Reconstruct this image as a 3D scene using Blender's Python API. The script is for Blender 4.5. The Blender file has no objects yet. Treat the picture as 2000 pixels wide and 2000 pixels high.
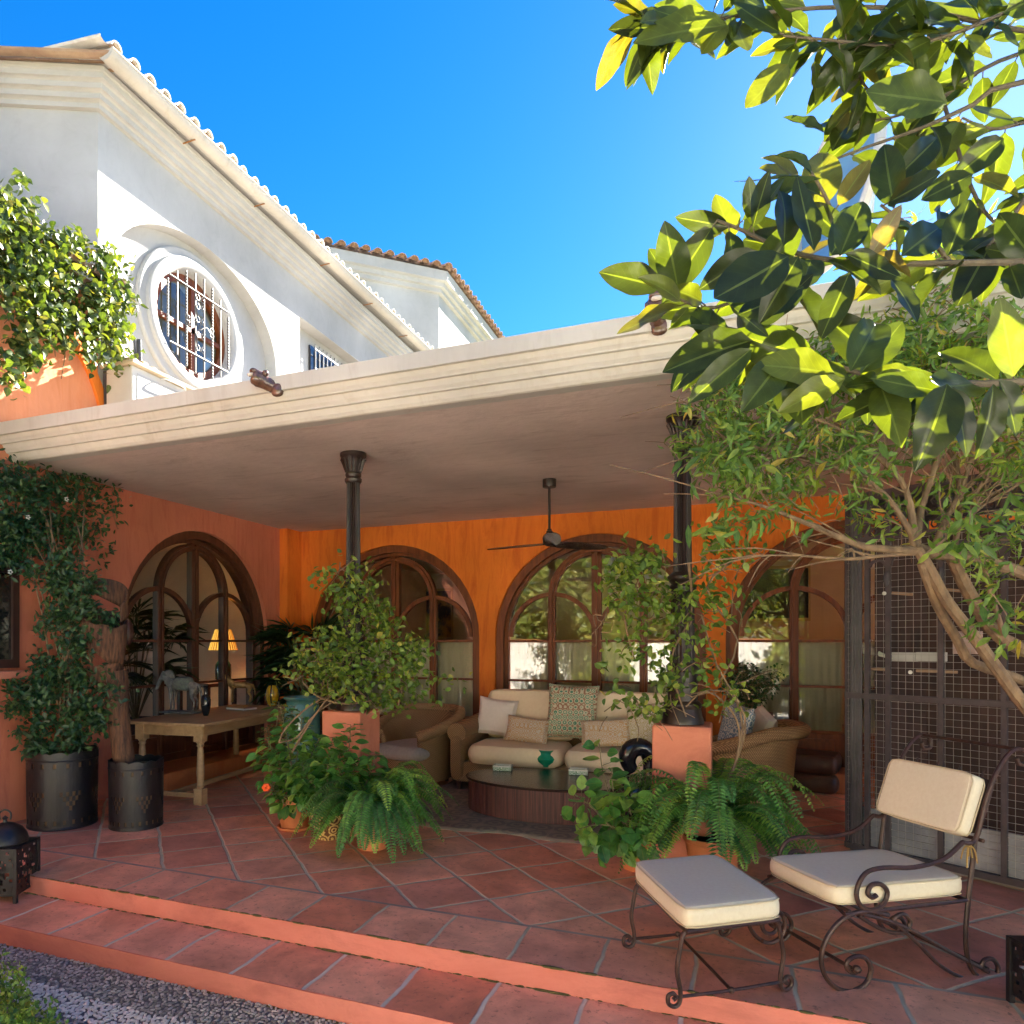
import bpy, math, random
import numpy as np
from mathutils import Vector, Matrix
from math import sin, cos, pi, radians, atan2, hypot, sqrt
random.seed(7); rng = np.random.default_rng(7)
SC = bpy.context.scene
COL = SC.collection

# ------------------------------------------------------------------ camera
F, CX, HY, TH, EYE = 1389.0, 853.0, 1253.5, radians(22.25), 1.5
ST, CT = sin(TH), cos(TH)
cam_d = bpy.data.cameras.new("camera"); cam = bpy.data.objects.new("camera", cam_d); COL.objects.link(cam)
cam.location = (0, 0, EYE); cam.rotation_euler = (pi/2, 0, TH)
cam_d.sensor_width = 36; cam_d.sensor_fit = 'HORIZONTAL'; cam_d.lens = F/2000*36
cam_d.shift_x = (1000-CX)/2000; cam_d.shift_y = (HY-1000)/2000
cam_d.clip_start = 0.05; cam_d.clip_end = 2000
SC.camera = cam
# ------------------------------------------------------------------ light
SUN_EL = radians(32); SUN_DIR = Vector((.30*cos(SUN_EL), .954*cos(SUN_EL), sin(SUN_EL)))
W = bpy.data.worlds.new("World"); SC.world = W; W.use_nodes = True
nt = W.node_tree; nt.nodes.clear()
sky = nt.nodes.new("ShaderNodeTexSky"); sky.sky_type = 'NISHITA'; sky.sun_disc = False
sky.sun_elevation = SUN_EL; sky.sun_rotation = atan2(.30, .954); sky.altitude = 200; sky.air_density = 1.0
sky.dust_density = 0.12; sky.ozone_density = 5.0
bg = nt.nodes.new("ShaderNodeBackground"); bg.inputs[1].default_value = 0.05
wo = nt.nodes.new("ShaderNodeOutputWorld")
hs0 = nt.nodes.new('ShaderNodeHueSaturation'); hs0.inputs['Saturation'].default_value = 1.31; hs0.inputs['Hue'].default_value = .505; hs0.inputs['Value'].default_value = .72; nt.links.new(sky.outputs[0], hs0.inputs['Color']); nt.links.new(hs0.outputs[0], bg.inputs[0]); nt.links.new(bg.outputs[0], wo.inputs[0])
sun_d = bpy.data.lights.new("sun", 'SUN'); sun_d.energy = 5.0; sun_d.angle = radians(.5); sun_d.color = (1, .93, .82)
sun = bpy.data.objects.new("sun", sun_d); COL.objects.link(sun); sun.location = (10, 20, 20)
sun.rotation_euler = (-SUN_DIR).to_track_quat('-Z', 'Y').to_euler()
SC.view_settings.view_transform = 'Standard'; SC.view_settings.look = 'None'
SC.view_settings.exposure = 3.1; SC.view_settings.gamma = 1.0
SC.render.engine = 'CYCLES'
try:
    SC.cycles.max_bounces = 10; SC.cycles.diffuse_bounces = 6; SC.cycles.transparent_max_bounces = 12
    SC.cycles.use_denoising = True
except Exception: pass

# ------------------------------------------------------------------ survey helpers: a pixel of the photo to a place on a known plane
def ray(x, y):
    u = (x-CX)/F; v = (HY-y)/F
    return (-ST+u*CT, CT+u*ST, v)
def fl(x, y, h=0.0):
    r = ray(x, y); z = (h-EYE)/r[2]; return Vector((r[0]*z, r[1]*z, h))
def pX(x, y, X): r = ray(x, y); z = X/r[0]; return Vector((X, r[1]*z, EYE+r[2]*z))
def pY(x, y, Y): r = ray(x, y); z = Y/r[1]; return Vector((r[0]*z, Y, EYE+r[2]*z))
def pz(x, y, z): r = ray(x, y); return Vector((r[0]*z, r[1]*z, EYE+r[2]*z))
def pP(x, y, O, a):
    "point of the vertical plane through O along horizontal direction a"
    n = Vector((-a[1], a[0], 0)); r = Vector(ray(x, y)); o = Vector((0, 0, EYE))
    t = (Vector(O)-o).dot(n)/r.dot(n); return o+r*t

# ------------------------------------------------------------------ materials
def newmat(name):
    m = bpy.data.materials.new(name); m.use_nodes = True; n = m.node_tree; n.nodes.clear()
    out = n.nodes.new("ShaderNodeOutputMaterial"); b = n.nodes.new("ShaderNodeBsdfPrincipled")
    n.links.new(b.outputs[0], out.inputs[0]); return m, n, b, out
def node(n, t, **k):
    x = n.nodes.new(t)
    for a, v in k.items():
        if a.startswith('i_'):
            key = a[2:]; key = int(key) if key.isdigit() else key
            x.inputs[key].default_value = v
        else: setattr(x, a, v)
    return x
def c4(c): return (c[0], c[1], c[2], 1)
def ramp(n, stops):
    r = n.nodes.new("ShaderNodeValToRGB"); e = r.color_ramp.elements
    while len(e) > 1: e.remove(e[-1])
    e[0].position = stops[0][0]; e[0].color = c4(stops[0][1])
    for p, c in stops[1:]:
        q = e.new(p); q.color = c4(c)
    return r
MATS = {}
def mat(name, c1, c2=None, scale=4, rough=.6, metal=0, bump=.0, bscale=60, stretch=(1, 1, 1), spec=.5, detail=5, trans=None, sheen=0, lo=.35, hi=.65, dist=.01):
    if name in MATS: return MATS[name]
    m, n, b, out = newmat(name)
    c2 = c2 or tuple(v*.82 for v in c1)
    tc = node(n, "ShaderNodeTexCoord"); mp = node(n, "ShaderNodeMapping"); mp.inputs['Scale'].default_value = stretch
    geo = node(n, "ShaderNodeNewGeometry")
    n.links.new(geo.outputs['Position'], mp.inputs[0])
    nz = node(n, "ShaderNodeTexNoise", i_Scale=scale, i_Detail=detail, i_Roughness=.6)
    n.links.new(mp.outputs[0], nz.inputs['Vector'])
    r = ramp(n, [(lo, c1), (hi, c2)]); n.links.new(nz.outputs[0], r.inputs[0])
    n.links.new(r.outputs[0], b.inputs['Base Color'])
    b.inputs['Roughness'].default_value = rough; b.inputs['Metallic'].default_value = metal
    b.inputs['Specular IOR Level'].default_value = spec
    if bump:
        n2 = node(n, "ShaderNodeTexNoise", i_Scale=bscale, i_Detail=4); n.links.new(mp.outputs[0], n2.inputs['Vector'])
        bp = node(n, "ShaderNodeBump", i_Strength=bump, i_Distance=dist); n.links.new(n2.outputs[0], bp.inputs['Height'])
        n.links.new(bp.outputs[0], b.inputs['Normal'])
    MATS[name] = m; return m
def leafmat(name, stops, trans=.35, rough=.4, tcol=None, spec=.4):
    if name in MATS: return MATS[name]
    m, n, b, out = newmat(name)
    at = node(n, "ShaderNodeAttribute", attribute_name="rnd")
    r = ramp(n, stops); n.links.new(at.outputs['Fac'], r.inputs[0])
    uvs = node(n, "ShaderNodeAttribute", attribute_name="acr")
    # pale midrib
    ab = node(n, "ShaderNodeMath", operation='ABSOLUTE'); n.links.new(uvs.outputs['Fac'], ab.inputs[0])
    lt = node(n, "ShaderNodeMath", operation='LESS_THAN'); lt.inputs[1].default_value = .06; n.links.new(ab.outputs[0], lt.inputs[0])
    fm = node(n, "ShaderNodeMath", operation='MULTIPLY'); fm.inputs[1].default_value = .45; n.links.new(lt.outputs[0], fm.inputs[0])
    geo = node(n, "ShaderNodeNewGeometry")
    nz = node(n, "ShaderNodeTexNoise", i_Scale=35, i_Detail=4); n.links.new(geo.outputs['Position'], nz.inputs['Vector'])
    mr = node(n, "ShaderNodeMapRange"); mr.inputs[1].default_value = .3; mr.inputs[2].default_value = .7; mr.inputs[3].default_value = .72; mr.inputs[4].default_value = 1.2
    n.links.new(nz.outputs[0], mr.inputs[0])
    al = node(n, "ShaderNodeAttribute", attribute_name="alo")
    v1 = node(n, "ShaderNodeMath", operation='MULTIPLY_ADD'); n.links.new(ab.outputs[0], v1.inputs[0]); v1.inputs[1].default_value = -1.9; 
    v0 = node(n, "ShaderNodeMath", operation='MULTIPLY'); n.links.new(al.outputs['Fac'], v0.inputs[0]); v0.inputs[1].default_value = 9.0; n.links.new(v0.outputs[0], v1.inputs[2])
    vf = node(n, "ShaderNodeMath", operation='FRACT'); n.links.new(v1.outputs[0], vf.inputs[0])
    vr = node(n, "ShaderNodeMapRange"); vr.inputs[1].default_value = .0; vr.inputs[2].default_value = .16; vr.inputs[3].default_value = 1.22; vr.inputs[4].default_value = 1.0; n.links.new(vf.outputs[0], vr.inputs[0])
    vm = node(n, "ShaderNodeMath", operation='MULTIPLY'); n.links.new(mr.outputs[0], vm.inputs[0]); n.links.new(vr.outputs[0], vm.inputs[1]); mr = vm
    hs = node(n, "ShaderNodeHueSaturation"); n.links.new(r.outputs[0], hs.inputs['Color']); n.links.new(mr.outputs[0], hs.inputs['Value'])
    mx = node(n, "ShaderNodeMix", data_type='RGBA'); n.links.new(fm.outputs[0], mx.inputs['Factor'])
    n.links.new(hs.outputs[0], mx.inputs['A']); mx.inputs['B'].default_value = (.16, .22, .06, 1)
    n.links.new(mx.outputs['Result'], b.inputs['Base Color'])
    b.inputs['Roughness'].default_value = rough; b.inputs['Specular IOR Level'].default_value = spec
    t = node(n, "ShaderNodeBsdfTranslucent")
    h2 = node(n, "ShaderNodeMix", data_type='RGBA', blend_type='MULTIPLY'); h2.inputs['Factor'].default_value = 1
    n.links.new(mx.outputs['Result'], h2.inputs['A']); h2.inputs['B'].default_value = c4(tcol or (3.0, 2.6, .6))
    n.links.new(h2.outputs['Result'], t.inputs[0])
    ms = node(n, "ShaderNodeMixShader"); ms.inputs[0].default_value = trans
    n.links.new(b.outputs[0], ms.inputs[1]); n.links.new(t.outputs[0], ms.inputs[2]); n.links.new(ms.outputs[0], out.inputs[0])
    MATS[name] = m; return m
def plaster(name, c1, c2, c3=None, streak=True, rough=.85, bump=.25):
    "limewashed plaster with vertical brush streaks"
    if name in MATS: return MATS[name]
    m, n, b, out = newmat(name)
    geo = node(n, "ShaderNodeNewGeometry")
    mp = node(n, "ShaderNodeMapping"); mp.inputs['Scale'].default_value = (5.5, 5.5, .9) if streak else (1.2, 5, 3)
    n.links.new(geo.outputs['Position'], mp.inputs[0])
    a = node(n, "ShaderNodeTexNoise", i_Scale=1.3, i_Detail=9, i_Roughness=.7, i_Distortion=.7); n.links.new(mp.outputs[0], a.inputs['Vector'])
    r = ramp(n, [(.3, c1), (.52, c2), (.72, c3 or c1)]); n.links.new(a.outputs[0], r.inputs[0])
    bl = node(n, "ShaderNodeTexNoise", i_Scale=.9, i_Detail=6); n.links.new(geo.outputs['Position'], bl.inputs['Vector'])
    mr = node(n, "ShaderNodeMapRange"); mr.inputs[1].default_value = .3; mr.inputs[2].default_value = .7; mr.inputs[3].default_value = .78; mr.inputs[4].default_value = 1.12
    n.links.new(bl.outputs[0], mr.inputs[0])
    hs = node(n, "ShaderNodeHueSaturation"); n.links.new(r.outputs[0], hs.inputs['Color']); n.links.new(mr.outputs[0], hs.inputs['Value'])
    n.links.new(hs.outputs[0], b.inputs['Base Color'])
    b.inputs['Roughness'].default_value = rough; b.inputs['Specular IOR Level'].default_value = .25
    n2 = node(n, "ShaderNodeTexNoise", i_Scale=14, i_Detail=6); n.links.new(geo.outputs['Position'], n2.inputs['Vector'])
    bp = node(n, "ShaderNodeBump", i_Strength=bump, i_Distance=.02); n.links.new(n2.outputs[0], bp.inputs['Height']); n.links.new(bp.outputs[0], b.inputs['Normal'])
    MATS[name] = m; return m
def tilemat(name, mode, pitch, off, mort, c1, c2, c3, mcol):
    "terracotta tiles: mode 'diag' is a 45 degree grid, 'row' has joints in x only"
    m, n, b, out = newmat(name)
    geo = node(n, "ShaderNodeNewGeometry"); sp = node(n, "ShaderNodeSeparateXYZ")
    # slight waviness of the joints
    wz = node(n, "ShaderNodeTexNoise", i_Scale=5, i_Detail=3); n.links.new(geo.outputs['Position'], wz.inputs['Vector'])
    wv = node(n, "ShaderNodeVectorMath", operation='MULTIPLY_ADD'); n.links.new(wz.outputs['Color'], wv.inputs[0]); wv.inputs[1].default_value = (.034, .034, 0); n.links.new(geo.outputs['Position'], wv.inputs[2])
    wv2 = node(n, "ShaderNodeVectorMath", operation='SUBTRACT'); n.links.new(wv.outputs[0], wv2.inputs[0]); wv2.inputs[1].default_value = (.017, .017, 0)
    n.links.new(wv2.outputs[0], sp.inputs[0])
    def mth(op, a, bb=None):
        x = node(n, "ShaderNodeMath", operation=op)
        for i, v in enumerate((a, bb)):
            if v is None: continue
            if isinstance(v, (int, float)): x.inputs[i].default_value = v
            else: n.links.new(v, x.inputs[i])
        return x.outputs[0]
    X, Y = sp.outputs[0], sp.outputs[1]
    if mode == 'diag':
        p = mth('MULTIPLY', mth('ADD', X, Y), .70711); q = mth('MULTIPLY', mth('SUBTRACT', Y, X), .70711)
        cs = [(p, off[0]), (q, off[1])]
    else: cs = [(X, off[0])]
    cells = []; dist = None
    for v, o in cs:
        s = mth('DIVIDE', mth('SUBTRACT', v, o), pitch)
        f = mth('FLOOR', s); cells.append(f)
        fr = mth('SUBTRACT', s, f); d = mth('MINIMUM', fr, mth('SUBTRACT', 1.0, fr)); d = mth('MULTIPLY', d, pitch)
        dist = d if dist is None else mth('MINIMUM', dist, d)
    cv = node(n, "ShaderNodeCombineXYZ"); n.links.new(cells[0], cv.inputs[0])
    if len(cells) > 1: n.links.new(cells[1], cv.inputs[1])
    wn = node(n, "ShaderNodeTexWhiteNoise", noise_dimensions='3D'); n.links.new(cv.outputs[0], wn.inputs[0])
    r = ramp(n, [(0, c1), (.45, c2), (1, c3)]); n.links.new(wn.outputs['Value'], r.inputs[0])
    nz = node(n, "ShaderNodeTexNoise", i_Scale=3.2, i_Detail=9, i_Roughness=.65, i_Distortion=.4); n.links.new(geo.outputs['Position'], nz.inputs['Vector'])
    mr = node(n, "ShaderNodeMapRange"); mr.inputs[1].default_value = .3; mr.inputs[2].default_value = .72; mr.inputs[3].default_value = .6; mr.inputs[4].default_value = 1.35
    n.links.new(nz.outputs[0], mr.inputs[0])
    hs = node(n, "ShaderNodeHueSaturation"); n.links.new(r.outputs[0], hs.inputs['Color']); n.links.new(mr.outputs[0], hs.inputs['Value'])
    # worn pale bloom and dark specks
    n3 = node(n, "ShaderNodeTexNoise", i_Scale=1.7, i_Detail=7, i_Roughness=.7); n.links.new(geo.outputs['Position'], n3.inputs['Vector'])
    r3 = node(n, "ShaderNodeMapRange"); r3.inputs[1].default_value = .52; r3.inputs[2].default_value = .78; r3.inputs[3].default_value = 0; r3.inputs[4].default_value = .75; n.links.new(n3.outputs[0], r3.inputs[0])
    mxa = node(n, "ShaderNodeMix", data_type='RGBA'); n.links.new(r3.outputs[0], mxa.inputs['Factor']); n.links.new(hs.outputs[0], mxa.inputs['A']); mxa.inputs['B'].default_value = (.58, .30, .22, 1)
    n4 = node(n, "ShaderNodeTexNoise", i_Scale=26, i_Detail=5, i_Roughness=.75); n.links.new(geo.outputs['Position'], n4.inputs['Vector'])
    r4 = node(n, "ShaderNodeMapRange"); r4.inputs[1].default_value = .56; r4.inputs[2].default_value = .68; r4.inputs[3].default_value = 0; r4.inputs[4].default_value = .75; n.links.new(n4.outputs[0], r4.inputs[0])
    mxc = node(n, "ShaderNodeMix", data_type='RGBA'); n.links.new(r4.outputs[0], mxc.inputs['Factor']); n.links.new(mxa.outputs['Result'], mxc.inputs['A']); mxc.inputs['B'].default_value = (.2, .08, .055, 1)
    ms = node(n, "ShaderNodeMapRange"); ms.inputs[1].default_value = mort*.5-.003; ms.inputs[2].default_value = mort*.5+.004; ms.inputs[3].default_value = 0; ms.inputs[4].default_value = 1
    n.links.new(dist, ms.inputs[0])
    mm = ramp(n, [(.3, mcol), (.7, tuple(v*.55 for v in mcol))]); n.links.new(nz.outputs[0], mm.inputs[0])
    mx = node(n, "ShaderNodeMix", data_type='RGBA'); n.links.new(ms.outputs[0], mx.inputs['Factor'])
    n.links.new(mm.outputs[0], mx.inputs['A']); n.links.new(mxc.outputs['Result'], mx.inputs['B'])
    n.links.new(mx.outputs['Result'], b.inputs['Base Color'])
    rr = node(n, "ShaderNodeMapRange"); rr.inputs[1].default_value = .3; rr.inputs[2].default_value = .7; rr.inputs[3].default_value = .38; rr.inputs[4].default_value = .62
    n.links.new(n3.outputs[0], rr.inputs[0])
    rm = node(n, "ShaderNodeMix", data_type='FLOAT'); n.links.new(ms.outputs[0], rm.inputs['Factor']); rm.inputs['A'].default_value = .85; n.links.new(rr.outputs[0], rm.inputs['B'])
    n.links.new(rm.outputs['Result'], b.inputs['Roughness'])
    h = mth('ADD', ms.outputs[0], mth('MULTIPLY', nz.outputs[0], .8)); h = mth('ADD', h, mth('MULTIPLY', wn.outputs['Value'], .5)); h = mth('ADD', h, mth('MULTIPLY', n4.outputs[0], .15))
    bp = node(n, "ShaderNodeBump", i_Strength=.7, i_Distance=.008); n.links.new(h, bp.inputs['Height']); n.links.new(bp.outputs[0], b.inputs['Normal'])
    MATS[name] = m; return m

ORANGE = plaster("orange_limewash", (.60, .115, .02), (.80, .225, .032), (.70, .155, .024))
RED = plaster("rosy_limewash", (.50, .14, .085), (.62, .21, .125), (.56, .165, .11))
STEPP = plaster("painted_step_plaster", (.60, .185, .135), (.66, .225, .165), (.48, .15, .115), streak=False, bump=.5)
SALMON = plaster("salmon_plaster", (.60, .19, .11), (.67, .235, .14), (.55, .165, .10), streak=False, bump=.2)
WHITE = plaster("white_plaster", (.47, .465, .45), (.50, .495, .48), (.45, .445, .43), streak=False, bump=.08)
CREAM = plaster("cream_plaster", (.58, .545, .48), (.62, .585, .52), (.53, .485, .41), streak=True, bump=.05)
CEIL = plaster("taupe_ceiling_plaster", (.64, .50, .44), (.71, .575, .51), (.52, .385, .33), streak=False, bump=.2)
ROOM = mat("room_wall_paint", (.68, .60, .44), (.62, .54, .40), rough=.9)
WOOD = mat("reddish_door_wood", (.23, .065, .018), (.12, .033, .011), scale=3, stretch=(8, 8, .8), rough=.45, bump=.15, bscale=12, spec=.3)
DARKWOOD = mat("dark_stained_wood", (.035, .016, .013), (.075, .025, .018), scale=5, stretch=(25, 25, .6), rough=.3, bump=.5, bscale=6)
DARKTOP = mat("worn_dark_table_top", (.03, .018, .014), (.055, .03, .022), scale=3, stretch=(1, 14, 1), rough=.22, bump=.2, bscale=8)
PINE = mat("pale_table_wood", (.44, .29, .155), (.34, .215, .11), scale=3, stretch=(10, 1, 10), rough=.5, bump=.1, bscale=8)
IRON = mat("brown_iron", (.035, .018, .015), (.075, .032, .022), scale=25, rough=.40, metal=.2, bump=.15)
COLIRON = mat("cast_iron_dark_brown", (.038, .022, .017), (.022, .013, .011), scale=8, rough=.38, metal=.1, bump=.1)
BLACKM = mat("black_painted_metal", (.007, .007, .010), (.016, .012, .012), scale=9, rough=.4, metal=0, bump=.1)
BARK = mat("shrub_bark", (.30, .19, .10), (.17, .105, .06), scale=20, stretch=(1, 1, .5), rough=.85, bump=.8, bscale=50)
TWIG = mat("green_twig", (.20, .17, .07), (.12, .09, .04), scale=20, rough=.7)
PALMBARK = mat("palm_sheath_bark", (.19, .085, .04), (.05, .022, .014), scale=9, stretch=(6, 6, .9), rough=.8, bump=1.0, bscale=12)
TERRA = mat("terracotta_pot", (.60, .20, .07), (.48, .15, .055), scale=5, rough=.7, bump=.15)
SOIL = mat("potting_soil", (.05, .032, .02), (.09, .06, .035), scale=40, rough=.95, bump=.6)
TEAL = mat("teal_glazed_ceramic", (.04, .16, .16), (.13, .24, .19), scale=7, rough=.18, spec=.7)
GREENGL = mat("green_glaze", (.01, .24, .13), (.015, .30, .16), scale=9, rough=.12, spec=.8)
IVORY = mat("ivory_canvas", (.80, .69, .50), (.76, .64, .45), scale=60, rough=.9, bump=.25, bscale=500, dist=.002)
IVORYTOP = IVORY
SOFAFAB = mat("sand_sofa_fabric", (.80, .64, .44), (.76, .60, .40), scale=30, rough=.9, bump=.25, bscale=400, dist=.002)
PALECUSH = mat("pale_linen", (.74, .65, .56), (.70, .61, .52), scale=30, rough=.92, bump=.25, bscale=350, dist=.002)
GREYCUSH = mat("grey_seat_fabric", (.36, .32, .29), (.30, .27, .25), scale=30, rough=.92, bump=.2, bscale=300, dist=.002)
PIPING = mat("cushion_piping", (.62, .50, .32), (.55, .44, .28), rough=.8)
LEATHER = mat("brown_leather", (.10, .042, .022), (.06, .025, .014), scale=9, rough=.45, bump=.2)
BLACKST = mat("polished_black_wood", (.012, .012, .016), (.02, .018, .02), scale=4, rough=.2, spec=.7)
CHINA = mat("white_glazed_china", (.75, .73, .66), (.70, .68, .60), rough=.2)
GLAZEBROWN = mat("brown_glazed_ceramic", (.10, .045, .028), (.18, .10, .07), scale=25, rough=.15, spec=.8, bump=.3, bscale=30)
GREYSTONE = mat("weathered_grey_carving", (.26, .25, .22), (.12, .12, .11), scale=30, rough=.7, bump=.5, bscale=60)
GOLDWOOD = mat("golden_carved_wood", (.45, .25, .07), (.26, .13, .04), scale=25, rough=.5, bump=.3)
PLASTGREY = mat("pale_grey_metal", (.62, .60, .55), (.55, .53, .48), rough=.5)
PIPEDARK = mat("dark_pipe_foam", (.05, .055, .07), (.08, .085, .1), rough=.7)
MOSS = mat("moss", (.07, .07, .02), (.12, .10, .03), scale=30, rough=.95, bump=.5)
MORTAR = mat("old_mortar", (.34, .31, .26), (.22, .2, .17), rough=.9)
TILEWASH = mat("whitewashed_roof_tile", (.74, .72, .66), (.62, .56, .47), scale=9, rough=.85, bump=.3)
TILECLAY = mat("aged_clay_roof_tile", (.30, .19, .13), (.42, .30, .20), scale=7, rough=.85, bump=.3)
MESHW = mat("galvanised_wire", (.50, .47, .42), (.40, .37, .33), rough=.45, metal=.4)
GREYPAINT = mat("grey_brown_painted_iron", (.070, .055, .058), (.045, .035, .038), scale=12, rough=.5)
GRASSM = mat("garden_lawn_soil", (.10, .13, .04), (.16, .14, .07), scale=3, rough=.95, bump=.4)
GARDWALL = mat("sunny_garden_wall", (.82, .80, .75), (.78, .76, .70), scale=2, rough=.9)
DISH = mat("shaded_dish_blue", (.15, .32, .48), (.14, .29, .44), rough=.5)  # blue holds the shade and reflected sky of the dish's inner face
MAGENTA = mat("magenta_bracts", (.5, .05, .2), rough=.7)

def weave(name, c1, c2, s=55):
    m, n, b, out = newmat(name)
    tc = node(n, "ShaderNodeTexCoord")
    w1 = node(n, "ShaderNodeTexWave", wave_type='BANDS', bands_direction='Z', i_Scale=s*.5, i_Distortion=1.2); w1.inputs['Detail Scale'].default_value = 2
    w2 = node(n, "ShaderNodeTexWave", wave_type='BANDS', bands_direction='DIAGONAL', i_Scale=s*.55, i_Distortion=1.0)
    for w in (w1, w2): n.links.new(tc.outputs['Object'], w.inputs['Vector'])
    mu = node(n, "ShaderNodeMath", operation='MULTIPLY'); n.links.new(w1.outputs['Fac'], mu.inputs[0]); n.links.new(w2.outputs['Fac'], mu.inputs[1])
    r = ramp(n, [(.03, tuple(v*.4 for v in c2)), (.3, c2), (.7, c1)]); n.links.new(mu.outputs[0], r.inputs[0])
    n.links.new(r.outputs[0], b.inputs['Base Color']); b.inputs['Roughness'].default_value = .55
    bp = node(n, "ShaderNodeBump", i_Strength=.8, i_Distance=.006); n.links.new(mu.outputs[0], bp.inputs['Height']); n.links.new(bp.outputs[0], b.inputs['Normal'])
    MATS[name] = m; return m
WICKER = weave("honey_wicker", (.56, .34, .16), (.34, .19, .08))
def motif(name, base, cols, scale=9, lo=.0, hi=.03, kind='F1', use='Object', ring=False, rough=.85):
    "repeating ornament printed on cloth or glaze"
    m, n, b, out = newmat(name)
    tc = node(n, "ShaderNodeTexCoord")
    mp = node(n, "ShaderNodeMapping"); mp.inputs['Scale'].default_value = (scale,)*3; n.links.new(tc.outputs[use], mp.inputs[0])
    vo = node(n, "ShaderNodeTexVoronoi", feature='F1', i_Scale=1.0, i_Randomness=.15); n.links.new(mp.outputs[0], vo.inputs['Vector'])
    sn = node(n, "ShaderNodeMath", operation='SINE'); mu = node(n, "ShaderNodeMath", operation='MULTIPLY'); mu.inputs[1].default_value = 22
    n.links.new(vo.outputs['Distance'], mu.inputs[0]); n.links.new(mu.outputs[0], sn.inputs[0])
    ck = node(n, "ShaderNodeTexVoronoi", feature='DISTANCE_TO_EDGE', i_Scale=3.1, i_Randomness=.35); n.links.new(mp.outputs[0], ck.inputs['Vector'])
    ad = node(n, "ShaderNodeMath", operation='ADD'); n.links.new(sn.outputs[0], ad.inputs[0])
    m3 = node(n, "ShaderNodeMath", operation='MULTIPLY'); m3.inputs[1].default_value = 3.2; n.links.new(ck.outputs['Distance'], m3.inputs[0]); n.links.new(m3.outputs[0], ad.inputs[1])
    gt = node(n, "ShaderNodeMapRange"); gt.inputs[1].default_value = .35; gt.inputs[2].default_value = .5; n.links.new(ad.outputs[0], gt.inputs[0])
    wn = ramp(n, [(i/max(1, len(cols)-1), c) for i, c in enumerate(cols)]); wn.color_ramp.interpolation = 'CONSTANT'; n.links.new(ck.outputs['Color'] if 'Color' in ck.outputs and False else vo.outputs['Distance'], wn.inputs[0])
    mx = node(n, "ShaderNodeMix", data_type='RGBA'); n.links.new(gt.outputs[0], mx.inputs['Factor']); mx.inputs['A'].default_value = c4(base); n.links.new(wn.outputs[0], mx.inputs['B'])
    n.links.new(mx.outputs['Result'], b.inputs['Base Color']); b.inputs['Roughness'].default_value = rough
    MATS[name] = m; return m
SUZANI = motif("green_ikat_cloth", (.56, .50, .34), [(.07, .22, .13), (.30, .14, .08), (.22, .24, .13)], scale=19)
EMBRO = motif("embroidered_linen", (.60, .52, .42), [(.55, .33, .15), (.42, .27, .13)], scale=22)
EMBROW = motif("square_embroidery", (.63, .56, .46), [(.45, .36, .16), (.5, .4, .2)], scale=26)
BLUEPAT = motif("blue_white_cloth", (.50, .52, .50), [(.12, .2, .28), (.3, .32, .33)], scale=16)
YELPOT = motif("ochre_painted_pot", (.62, .42, .15), [(.13, .05, .02), (.18, .08, .03)], scale=13, rough=.4)
BOXPAT = motif("green_painted_china", (.70, .70, .60), [(.15, .3, .14), (.25, .35, .2)], scale=40, rough=.25)
RUG = motif("worn_oriental_rug", (.23, .18, .13), [(.16, .13, .10), (.27, .20, .15), (.18, .16, .15)], scale=5)

def glassmat(name, ior=1.75, tint=(.9, .93, .9)):
    m, n, b, out = newmat(name); n.nodes.remove(b)
    t = node(n, "ShaderNodeBsdfTransparent"); t.inputs[0].default_value = c4(tint)
    g = node(n, "ShaderNodeBsdfGlossy"); g.inputs['Roughness'].default_value = .0
    fr = node(n, "ShaderNodeFresnel", i_IOR=ior); geo = node(n, "ShaderNodeNewGeometry")
    nz = node(n, "ShaderNodeTexNoise", i_Scale=1.3, i_Detail=1); n.links.new(geo.outputs['Position'], nz.inputs['Vector'])
    bp = node(n, "ShaderNodeBump", i_Strength=.12, i_Distance=.01); n.links.new(nz.outputs[0], bp.inputs['Height']); n.links.new(bp.outputs[0], g.inputs['Normal'])
    ms = node(n, "ShaderNodeMixShader"); n.links.new(fr.outputs[0], ms.inputs[0]); n.links.new(t.outputs[0], ms.inputs[1]); n.links.new(g.outputs[0], ms.inputs[2])
    n.links.new(ms.outputs[0], out.inputs[0]); MATS[name] = m; return m
GLASS = glassmat("window_glass", 2.05); GLASS_DIM = glassmat("room_glass", 1.6)
BLIND = mat("cream_blind_cloth", (.70, .62, .44), (.64, .56, .39), scale=2, stretch=(6, 6, .5), rough=.9)

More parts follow.
